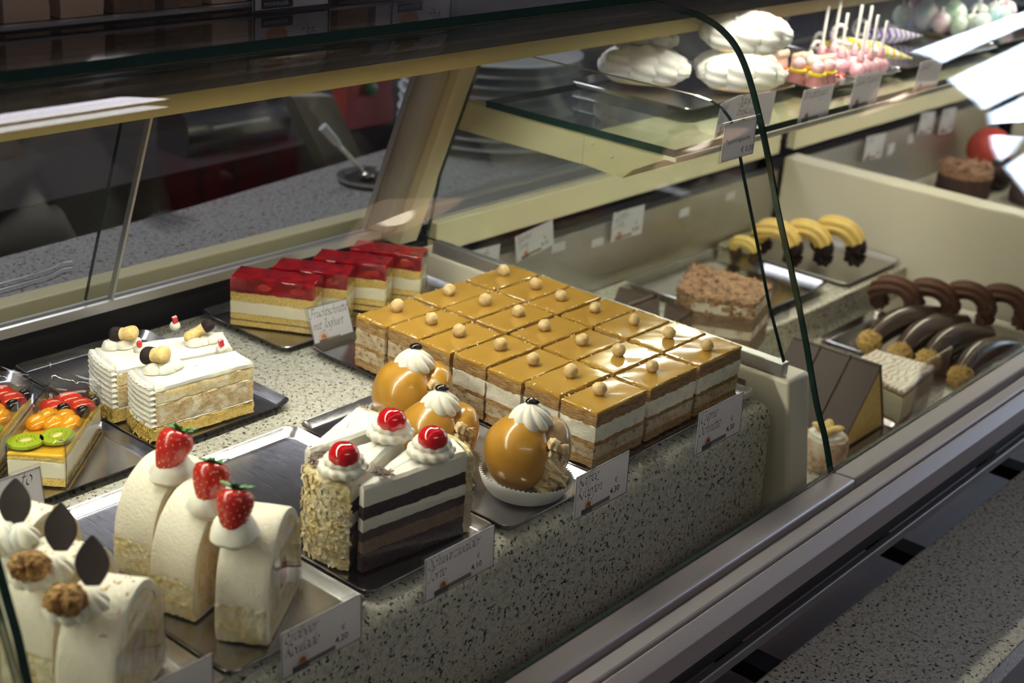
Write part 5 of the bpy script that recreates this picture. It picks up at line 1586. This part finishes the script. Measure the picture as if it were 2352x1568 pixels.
# cards on the steel back
YB = 1.124
def back_sign(label, tlx, trx, top, bot, lines, price, rz=0, y=YB, xh=None, tilt=0.0):
    tl, tr = GY(tlx[0], tlx[1], y), GY(trx[0], trx[1], y+tilt)
    h = abs(GY(tlx[0], bot, y).z-GY(tlx[0], top, y).z)
    return price_sign(label, tl, tr, (tl.x, tl.y+.001, tl.z-h), lines, price, 'price cards on the steel back', holder=False, xh=xh)
back_sign('card reading Punsch half hidden behind the caramel block', (1063, 582), (1149, 560), 582, 680, ['Punsch'], None, tilt=-.004)
back_sign('card reading Sacher Torte on the steel back of the middle bay', (1193, 540), (1279, 499), 540, 602, ['Sacher', 'Torte'], '4,10', tilt=-.008)
back_sign('card reading Topfen Torte farther along the steel back', (1411, 489), (1482, 469), 489, 555, ['Topfen', 'Torte'], '4,20', tilt=-.004)
for k, (px, py, w_, lb) in enumerate(((1282, 568, .030, 'small blank sticker beside the Sacher Torte card'), (1372, 556, .028, 'small blank sticker between the two Torte cards'), (1571, 488, .026, 'small blank sticker right of the cards on the steel back'), (1678, 450, .024, 'small blank sticker at the far right of the steel back'))):
    p = GY(px, py, 1.130); mb = MB(); mb.box(p.x-w_/2, p.x+w_/2, 1.1292, 1.1302, p.z-.006, p.z+.006)
    tag(mb.build('sticker', M['white_card'], None, smooth=False), lb, 'sticker', 'stickers on the steel back')
def clear_sign(label, px0, px1, zb, y):
    a, b = GY(px0[0], px0[1], y), GY(px1[0], px1[1], y)
    root = empty('sign_holder', (a.x, y, zb), 0, label, 'sign holder', 'clear sign holders seen from behind')
    mb = MB(); mb.obox((a.x, y, zb), (b.x-a.x, 0, 0), (0, .0015, 0), (0, 0, a.z-zb)); mb.build('holder', M['acrylic'], root, smooth=False)
    mb = MB(); mb.obox((a.x+.002, y-.0012, zb+.003), (b.x-a.x-.004, 0, 0), (0, .0006, 0), (0, 0, a.z-zb-.006)); mb.build('card', M['acrylic'], root, smooth=False)
clear_sign('clear sign holder before the chocolate shaving cake', (1742, 728), (1818, 695), Z1+.0005, .886)
clear_sign('clear sign holder before the butter cookies', (1838, 690), (1884, 670), Z1+.0005, .889)
clear_sign('clear sign holder standing before the banana bars', (2115, 838), (2186, 808), Z2+.0005, .636)

# ------------------------------------------------------------------ far bay goods
Z3 = -.13
for i, (px, py, r_, lb, m_) in enumerate(((2215, 412, .050, 'chocolate shaving cake in the far bay, left one', 'shav_milk'), (2385, 432, .050, 'chocolate shaving cake in the far bay, right one', 'shav_milk'))):
    c = G(px, py, Z3+.03); root = empty('round_cake', (c.x, c.y, Z3), 0, lb, 'cake', 'cakes in the far bay')
    poly = [(c.x+r_*math.cos(a*PI/10), c.y+r_*math.sin(a*PI/10)) for a in range(20)]
    layers(root, poly, [('cake_body', M['choc_sponge'], Z3+.002, Z3+.040, .003, {}), ('shaving_cover', M[m_], Z3+.040, Z3+.060, .005, dict(top=.004, bev=.006))])
    mb = MB(); pts = []
    for k in range(120):
        a_, q_ = random.uniform(0, 6.28), r_*random.random()**.5; pts.append(((c.x+q_*math.cos(a_), c.y+q_*math.sin(a_), Z3+.061), (random.uniform(-.5, .5), random.uniform(-.5, .5), 1)))
    scatter_flakes(mb, pts, .011); o = mb.build('chocolate_curls', M['shav_milk'], root); o['kind'] = 'stuff'
c = G(2290, 352, Z3+.04); mb = MB(); mb.ball((c.x, 1.07, Z3+.045), (.045, .045, .044), 20, 12, 0, disp=lambda d: 1+.05*noise.noise(d*3))
tag(mb.build('jelly_dome', M['red_bag'], None), 'dull red jelly dome at the back of the far bay', 'cake')
c = G(2260, 378, Z3+.04); mb = MB(); mb.ball((c.x, min(c.y+.02, .995), Z3+.031), (.055, .028, .030), 20, 12, 0, disp=lambda d: 1+.08*noise.noise(d*3))
tag(mb.build('chocolate_cake', M['choc'], None), 'dark chocolate cake under the red dome in the far bay', 'cake')
for k, (tl_, tr_, bot, lb) in enumerate((((2116, 260), (2148, 256), 308, 'blank price card on the far steel back, middle of three'), ((2166, 252), (2197, 246), 306, 'blank price card on the far steel back, rightmost'), ((1992, 314), (2034, 305), 368, 'blank price card on the far steel back, leftmost'))):
    back_sign(lb, tl_, tr_, tl_[1], bot, ['Torte'], '4,20', y=1.122)
for px, py, lb in ((2046, 342, 'small sticker beside the leftmost far price card'), (2092, 318, 'small sticker left of the middle far price card')):
    p = GY(px, py, 1.130); mb = MB(); mb.box(p.x-.013, p.x+.013, 1.1292, 1.1302, p.z-.010, p.z+.010)
    tag(mb.build('sticker', M['white_card'], None, smooth=False), lb, 'sticker', 'stickers on the steel back')

# ------------------------------------------------------------------ glass shelf goods
ZS = .2206
def relax(P, x0, x1, y0, y1, n=300):
    """push round footprints [x, y, r] apart until none overlap, inside the given bounds"""
    for it in range(n):
        for a in range(len(P)):
            for b in range(a):
                d = Vector((P[a][0]-P[b][0], P[a][1]-P[b][1])); L = d.length or 1e-5; m = P[a][2]+P[b][2]+.0006-L
                if m > 0:
                    d = d/L*m*.5
                    P[a][0] += d.x; P[a][1] += d.y; P[b][0] -= d.x; P[b][1] -= d.y
        for p in P:
            p[0] = min(max(p[0], x0+p[2]), x1-p[2]); p[1] = min(max(p[1], y0+p[2]), y1-p[2])
    return P
def shelf_tray(x0, x1, y0, y1, label): return tray(x0, x1, y0, y1, label, z=ZS, rim=.008, lip=.009)
shelf_tray(1.345, 1.585, .860, 1.040, 'steel tray under the white meringues on the glass shelf')
def meringue(label, c, L, r, rz):
    root = empty('meringue', tuple(c), rz, label, 'meringue', 'white meringues')
    pts = [Vector((-L/2+L*i/40, .002*math.sin(i*.6), .003*math.sin(PI*i/40))) for i in range(41)]
    nn_ = max(3, int(L/.021))
    mb = MB(); mb.tube(pts, lambda t: r*.93*(math.sin(PI*min(max(t, .02), .98))**.36)*(1+.10*abs(math.sin(PI*nn_*t))), 60, 0, mod=lambda a, t: 1+.085*(abs(math.cos(4.5*a+PI*nn_*t*.9))**.8*2-1.2)); mb.build('meringue_body', M['meringue'], root, world=False, ang=85)
    mb = MB(); mb.ball((0, 0, -r*.72), (L*.38, r*.66, r*.22), 20, 10); mb.build('baked_base', M['meringue_base'], root, world=False)
    return root
M['meringue_base'] = simple('meringue_base', (.80, .66, .42), .6)
rz0 = math.atan2(CR.y, CR.x)
mer = [((1.416, .977), .108, .0225, .0, 'white meringue lying low at the front left of the tray'), ((1.492, .888), .104, .0225, .05, 'white meringue lying low behind the double card'),
       ((1.4525, 1.0065), .096, .0205, .0, 'white meringue in the rear row at the left'), ((1.5320, .9195), .104, .0215, .05, 'white meringue in the rear row at the right end'),
       ((1.434, .9965), .085, .0165, .05, 'smaller white meringue of the upper layer at the left'), ((1.507, .897), .108, .0255, .06, 'largest and brightest white meringue crowning the heap under the lamp')]
def seg_pts(c, L, r, rz): return [Vector(c)+Vector((math.cos(rz), math.sin(rz), 0))*((L-2*r)*(q/6-.5)) for q in range(7)]
placed = []
for k, ((x, y), L, r, rz, lb) in enumerate(mer):
    z = ZS+.0042+r
    while k > 3 and any((p-q).length < r+B[2]-.0005 for B in placed for p in seg_pts((x, y, z), L, r, rz0+rz) for q in seg_pts(*B)): z += .001
    placed.append(((x, y, z), L, r, rz0+rz))
    meringue(lb, (x, y, z), L, r, rz0+rz)
# cards on the shelf edge
def shelf_sign(label, l, r, zt, lines, y=.7805, rz=0.0, zb=None):
    w_ = r-l; zb = zb if zb is not None else .2130
    return price_sign(label, (l, y, zt), (r, y+rz, zt), (l, y+.003, zb), lines, None, 'cards on the shelf edge', holder=False)
shelf_sign('card reading Windstangerl on the glass shelf edge', 1.454, 1.525, .2530, ['Windstangerl'])
shelf_sign('card reading Zuckerfiguren on the shelf edge before the pink lollipops', 1.577, 1.648, .2550, ['Zuckerfiguren'])
shelf_sign('card reading Zuckerl on the shelf edge, farthest along', 1.752, 1.822, .2540, ['Zuckerl'])
shelf_sign('left leaf of the folded card reading Baiser Luv', 1.278, 1.332, .2600, ['Baiser', 'Luv'], rz=.012, zb=.222)
shelf_sign('right leaf of the folded card reading Biskuit', 1.3335, 1.392, .2600, ['Saison', 'Biskuit'], y=.793, rz=-.012, zb=.222)
# paper bag price card fixed to the glass
gy = .704
tl, tr = GY(1649, 284, gy), GY(1723, 265, gy)
price_sign('clear pocket card reading Papiertragtasche 0,30 hung on the divider glass', (tl.x, gy-.008, tl.z), (tr.x, gy-.008, tl.z), (tl.x, gy-.0085, tl.z-.036), None, None, None, logo=False)
mb = MB(); w_ = tr.x-tl.x
for t_, fx, fz, hh in (('Papiertragtasche', .07, .46, .0066), ('\u20ac 0,30', .58, .12, .0085)):
    plain_text(mb, t_, (tl.x+w_*fx, gy-.0088, tl.z-.036+.036*fz), (1, 0, 0), (0, 0, 1), hh, (0, -.0003, 0))
so = [o for o in COL.objects if o.get('label', '').startswith('clear pocket card')][0]
mb.build('lettering', M['ink'], so, smooth=False)

def small(name, label, cat, group, parts, loc, rz=0.0):
    root = empty(name, loc, rz, label, cat, group)
    for nm, mbx, m in parts: mbx.build(nm, m, root, world=False)
    return root
# sugar figures on two small trays
shelf_tray(1.588, 1.692, .828, 1.010, 'round edged steel tray under the small sugar figures')
shelf_tray(1.700, 1.810, .828, .990, 'steel tray under the pink lollipops')
shelf_tray(1.820, 2.140, .832, 1.035, 'steel tray under the striped candy umbrellas')
figs = [(1745, 172, 'green'), (1775, 150, 'pinkred'), (1768, 190, 'mauve'), (1800, 195, 'mauve'), (1808, 158, 'rosy'), (1835, 168, 'rosy'), (1847, 185, 'green'), (1888, 175, 'rosy'), (1752, 210, 'mix'), (1782, 215, 'mix'), (1815, 212, 'mix'), (1722, 150, 'pinkred'), (1835, 205, 'mauve')]
seen = {}
words = {'green': 'pale green sugar figure with white cap', 'pinkred': 'white sugar figure with pink top', 'mauve': 'mauve sugar figure with yellow collar', 'rosy': 'rosy marzipan block figure', 'mix': 'low red and white sugar sweet'}
place = ['at the left rear', 'near the meringues', 'at the left front', 'in the middle front', 'in the middle rear', 'right of the middle', 'beside the orange sweet', 'at the right end', 'front row left', 'front row middle', 'front row right', 'far left behind the glass edge', 'behind the Windstangerl card']
fp = relax([[G(px, py, ZS+.016).x, max(G(px, py, ZS+.016).y, .842), .0135] for px, py, kd in figs], 1.596, 1.684, .836, 1.002)
for i, (px, py, kd) in enumerate(figs):
    x, y = fp[i][:2]; loc = (x, y, ZS+.0028)
    lb = words[kd]+', '+place[i]; ps = []
    b = MB(); t = MB(); e = MB()
    if kd == 'rosy':
        b.slab([(-.013, -.008), (.013, -.008), (.013, .008), (-.013, .008)], 0, .030, .001, bev=.003)
        for k in range(3): t.ball((-.009+.009*k, -.007, .027), (.0048, .004, .006), 10, 8)
        ps = [('body', b, M['rosy']), ('knuckles', t, M['rosy'])]
    elif kd == 'mix':
        b.ball((0, 0, .006), (.012, .010, .006), 14, 8)
        for k in range(5): t.ball((.008*math.cos(k*1.26), .007*math.sin(k*1.26), .011), (.0032, .0032, .0028), 8, 6)
        ps = [('body', b, M['white_sugar']), ('dots', t, M['red_sugar'])]
    else:
        m1, m2, m3 = {'green': ('green_sugar', 'white_sugar', 'orange_fruit'), 'pinkred': ('white_sugar', 'pink', 'red_sugar'), 'mauve': ('mauve', 'pink', 'yellow_sugar')}[kd]
        b.lathe([(.001, 0), (.012, .001), (.013, .008), (.009, .018), (.001, .022)], 20)
        t.ball((0, 0, .026), (.0085, .0085, .0085), 14, 10)
        e.lathe([(.008, .015), (.0115, .017), (.0115, .020), (.008, .0205)], 16)
        ps = [('body', b, M[m1]), ('head', t, M[m2]), ('collar', e, M[m3])]
    small('sugar_figure', lb, 'sugar figure', 'sugar figures on the shelf', ps, loc)
pops = [(1925, 172, 'at the front left'), (1950, 158, 'second from the left'), (1968, 168, 'in the middle front'), (1983, 155, 'in the middle rear'), (1998, 168, 'right of the middle'), (2020, 160, 'at the right end'), (1935, 150, 'rear left, tallest stick'), (1978, 148, 'at the rear')]
pp_ = relax([[G(px, py, ZS+.012).x, max(G(px, py, ZS+.012).y, .842), .0142] for px, py, pl in pops], 1.708, 1.802, .836, .982)
for i, (px, py, pl) in enumerate(pops):
    loc = (pp_[i][0], pp_[i][1], ZS+.0028)
    b = MB(); b.ball((0, 0, .011), (.0135, .0125, .011), 16, 12, 0, disp=lambda d: 1+.05*noise.noise(d*3)); s_ = MB(); hgt = [.075, .085, .08, .088, .08, .07, .095, .085][i]
    s_.tube([(0, 0, .018), (.002, 0, hgt)], .0021, 8)
    rbn = MB(); rbn.lathe([(.002, .020), (.0055, .024), (.004, .034), (.0022, .036)], 10)
    small('lollipop', 'pink sugar lollipop standing on its head, '+pl, 'lollipop', 'pink lollipops', [('sugar_head', b, M['pink']), ('stick', s_, M['stick']), ('ribbon', rbn, M['pink'])], loc)
umb = [((1860, 92), (1905, 112), (2000, 100), 'stripe_yellow', 'gold_bow', 'yellow striped candy umbrella with white crook, rearmost'), ((1876, 110), (1906, 130), (1960, 122), 'stripe_red', 'red_sugar', 'red striped candy umbrella with white crook, lowest left'),
       ((1920, 80), (1965, 105), (2095, 140), 'stripe_yellow', 'gold_bow', 'yellow striped candy umbrella with the largest crook, in front'), ((1960, 55), (2005, 80), (2110, 132), 'stripe_purple', 'purple', 'purple bowed candy umbrella at the right')]
for i, (a, b, e, ms, mbow, lb) in enumerate(umb):
    ya, yb, ye = ((.98, .96, .95), (.945, .925, .915), (.915, .900, .850), (.985, .965, .93))[i]
    pa, pb, pe = GY(*a, ya), GY(*b, yb), GY(*e, ye)
    for p in (pa, pb, pe): p.z = max(p.z, ZS+.013)
    root = empty('candy_umbrella', tuple((pb+pe)/2), 0, lb, 'candy', 'candy umbrellas')
    mb = MB(); mb.tube([pb.lerp(pe, t/10) for t in range(11)], lambda t: .0160*(.55+.75*t if t < .35 else (.81*(1-(t-.35)/.68))), 18, 0, mod=lambda a_, t: 1+.06*math.cos(6*a_)); mb.build('wrapped_cone', M[ms], root)
    d = (pb-pe).normalized(); upv = Vector((0, 0, 1)); u = (upv-d*upv.dot(d)).normalized()
    hk = [pb, pb+d*.012]; q0 = pb+d*.03
    for k in range(9):
        an = PI*1.25*k/8; hk.append(q0+u*(.011*(1-math.cos(an)))+d*(.011*math.sin(an)))
    mb = MB(); mb.tube(catmull(hk, 3), .0028, 10); mb.build('crook', M['stick'], root)
    mb = MB()
    for sg in (-1, 1): mb.ball(tuple(pb+d*.004+d.cross(u)*(.007*sg)+u*.004), (.0075, .0055, .0050), 10, 8, 0, disp=lambda dd: 1+.2*noise.noise(dd*4))
    mb.build('bow', M[mbow], root)
eggs = [(2020, 55, 'egg_white', .022), (2050, 72, 'egg_white', .022), (2095, 62, 'egg_green', .021), (2140, 62, 'egg_white', .018), (1985, 40, 'egg_pink', .022), (2075, 40, 'egg_white', .020), (2120, 45, 'egg_pink', .015), (2170, 48, 'egg_green', .014), (2205, 40, 'egg_green', .015), (2180, 25, 'egg_white', .016), (2238, 25, 'egg_green', .017), (2280, 25, 'egg_white', .017), (2310, 22, 'egg_pink', .018), (2030, 28, 'egg_green', .015), (2230, 40, 'choc', .015), (2260, 42, 'choc', .014)]
shelf_tray(2.150, 3.02, .84, 1.04, 'long steel tray under the wrapped sugar eggs')
epl = ['fourth', 'sixth', 'eighth', 'eleventh', 'second', 'seventh', 'ninth', 'twelfth', 'fourteenth', 'thirteenth', 'sixteenth', 'eighteenth', 'last', 'fifth', 'fifteenth', 'seventeenth']
nmz = {'egg_white': 'white wrapped sugar egg with blue marks', 'egg_green': 'pale wrapped sugar egg with green marks', 'egg_pink': 'pale wrapped sugar egg with pink marks', 'choc': 'dark chocolate egg'}
ep = relax([[max(G(px, py, ZS+.03).x, 2.16), min(max(G(px, py, ZS+.03).y, .86), 1.02), r_*1.03] for px, py, m_, r_ in eggs], 2.16, 3.0, .852, 1.03)
for i, (px, py, m_, r_) in enumerate(eggs):
    x, y = ep[i][:2]
    b = MB(); b.ball((0, 0, r_*1.25), (r_, r_, r_*1.25), 18, 14, 0, disp=lambda d: 1-.10*d.z)
    t = MB(); t.ball((0, 0, r_*2.5), (r_*.25, r_*.18, r_*.35), 8, 6, 0, disp=lambda d: 1+.3*noise.noise(d*4))
    small('sugar_egg', nmz[m_]+', '+epl[i]+' along the far end of the shelf', 'sugar egg', 'sugar eggs on the shelf', [('egg_body', b, M[m_]), ('wrap_twist', t, M['stick'])], (x, y, ZS+.0044))

# ------------------------------------------------------------------ things on the counter glass at the top edge
ZT = .3816
root = empty('acrylic_box', (.60, .96, ZT), 0, 'clear acrylic box with brown contents on the counter glass at top left', 'display box')
def wallbox(x0, x1, y0, y1, z0, z1, t, bottom=True):
    mb = MB(); mb.box(x0, x1, y0, y0+t, z0, z1); mb.box(x0, x1, y1-t, y1, z0, z1); mb.box(x0, x0+t, y0+t, y1-t, z0, z1); mb.box(x1-t, x1, y0+t, y1-t, z0, z1)
    if bottom: mb.box(x0+t, x1-t, y0+t, y1-t, z0, z0+t)
    return mb
wallbox(.42, .96, .886, 1.055, ZT, ZT+.11, .003).build('clear_wall', M['acrylic'], root, smooth=False)
mb = MB(); mb.box(.424, .956, .8895, .8965, ZT+.0035, ZT+.006); mb.build('base_rail', M['alu'], root, smooth=False)
random.seed(5)
for i in range(11):
    x = .445+.045*i; mb = MB(); mb.slab([(x, .91), (x+.036, .91), (x+.036, 1.03), (x, 1.03)], ZT+.004, ZT+.05+random.uniform(0, .03), .0015, 60, .01, bev=.003)
    o = mb.build('confection_pack', M[random.choice(['pack_lilac', 'pack_tan', 'pack_lilac', 'mousse'])], None)
    tag(o, f'brown wrapped pack standing in the acrylic box, {["first","second","third","fourth","fifth","sixth","seventh","eighth","ninth","tenth","eleventh"][i]} from the left', 'pack', 'packs in the acrylic box')
for k, (l, r, lb) in enumerate((((583, 22), (757, 4), 'framed label with dark PRENNINGER bar at the top edge, left one'), ((900, 16), (1037, 2), 'framed label with dark PRENNINGER bar at the top edge, right one'))):
    a, b = GY(l[0], l[1], .877), GY(r[0], r[1], .877)
    w_ = b.x-a.x; z0 = min(a.z, ZT+.03)
    root = empty('framed_label', (a.x, .877, ZT+.001), 0, lb, 'label', 'framed labels on the counter top')
    zb = ZT+.0015; hh = .06
    mb = MB(); mb.box(a.x, a.x+w_, .8775, .8790, zb, zb+hh); mb.build('card', M['white_card'], root, smooth=False)
    mb = MB(); mb.box(a.x-.006, a.x+w_+.006, .8740, .8755, zb-.001, zb+hh+.01); mb.build('holder', M['acrylic'], root, smooth=False)
    mb = MB(); f_ = .0012
    for q in ((a.x, a.x+w_, zb, zb+f_), (a.x, a.x+f_, zb, zb+hh), (a.x+w_-f_, a.x+w_, zb, zb+hh)): mb.box(q[0], q[1], .8768, .8774, q[2], q[3])
    mb.build('border', M['ink'], root, smooth=False)
    mb = MB(); mb.box(a.x+w_*.10, a.x+w_*.50, .8766, .8774, zb+.002, zb+.0095); mb.build('name_bar', M['ink'], root, smooth=False)
    mb = MB(); plain_text(mb, 'PRENNINGER', (a.x+w_*.12, .8766, zb+.0040), (1, 0, 0), (0, 0, 1), .0060*(w_/.07)*.62, (0, -.0002, 0)); mb.build('lettering', M['white_card'], root, smooth=False)
    mb = MB(); c = Vector((a.x+w_*.30, .8771, zb+.018)); mb.add([c+Vector((.011*math.cos(t*PI/12), 0, .011*math.sin(t*PI/12))) for t in range(24)], [tuple(range(24))]); mb.build('logo', M['orange_ink'], root, smooth=False)
    mb = MB(); script_text(mb, 'Spe', (a.x+w_*.62, .8768, zb+.013), (1, 0, 0), (0, 0, 1), .0065, (0, -.0003, 0)); mb.build('price_text', M['ink'], root, smooth=False)
a = GY(278, 70, .850); root = empty('label_holder', tuple(a), 0, 'empty clear label holder on the counter glass at the top left', 'label holder')
mb = MB(); mb.box(a.x, a.x+.052, .850, .8515, ZT, ZT+.030); mb.box(a.x, a.x+.052, .8515, .866, ZT, ZT+.0012); mb.build('holder', M['acrylic'], root, smooth=False)

# ------------------------------------------------------------------ shop lamps and window that the glass reflects
def pendant(label, x, y, z, r=.17):
    root = empty('pendant_lamp', (x, y, z), 0, label, 'lamp', 'pendant lamps')
    mb = MB(); mb.lathe([(.03, .16), (r, .0), (r-.004, .0), (.026, .155)], 40); mb.build('shade', M['wood_shade'], root, world=False)
    mb = MB(); mb.ball((0, 0, .045), (.045, .045, .05), 20, 14); mb.build('bulb', M['bulb'], root, world=False)
    mb = MB(); mb.tube([(0, 0, .15), (0, 0, 1.75-z)], .004, 8); mb.build('cord', M['black'], root, world=False)
    return root
M['bulb'] = emit('lamp_bulb', (1.0, .82, .62), 9.0)

for i, (x, z) in enumerate(((2.48, .99), (3.82, .955), (5.19, .925))):
    pendant(['nearest wooden cone pendant lamp mirrored in the front glass', 'second wooden cone pendant lamp along the shop row', 'farthest wooden cone pendant lamp along the shop row'][i], x, -1.06, z)
M['daylight'] = emit('window_daylight', (.66, .78, 1.0), 13.0)
for i, (y0, y1, z0, z1) in enumerate(((-1.19, .9, .64, 1.04), (-1.19, .9, .15, .60), (-1.12, .9, 1.20, 1.48))):
    root = empty('window_%d' % (i+1), (5.99, 0, z0)); root['kind'] = 'structure'
    mb = MB(); mb.box(5.985, 5.995, y0, y1, z0, z1); mb.build('pane', M['daylight'], root, smooth=False)
    mb = MB(); mb.box(5.970, 5.998, y0-.04, y0, z0-.04, z1+.04); mb.box(5.970, 5.998, y1, y1+.04, z0-.04, z1+.04); mb.box(5.970, 5.998, y0, y1, z0-.04, z0); mb.box(5.970, 5.998, y0, y1, z1, z1+.04)
    mb.build('frame', M['grey_paint'], root, smooth=False)
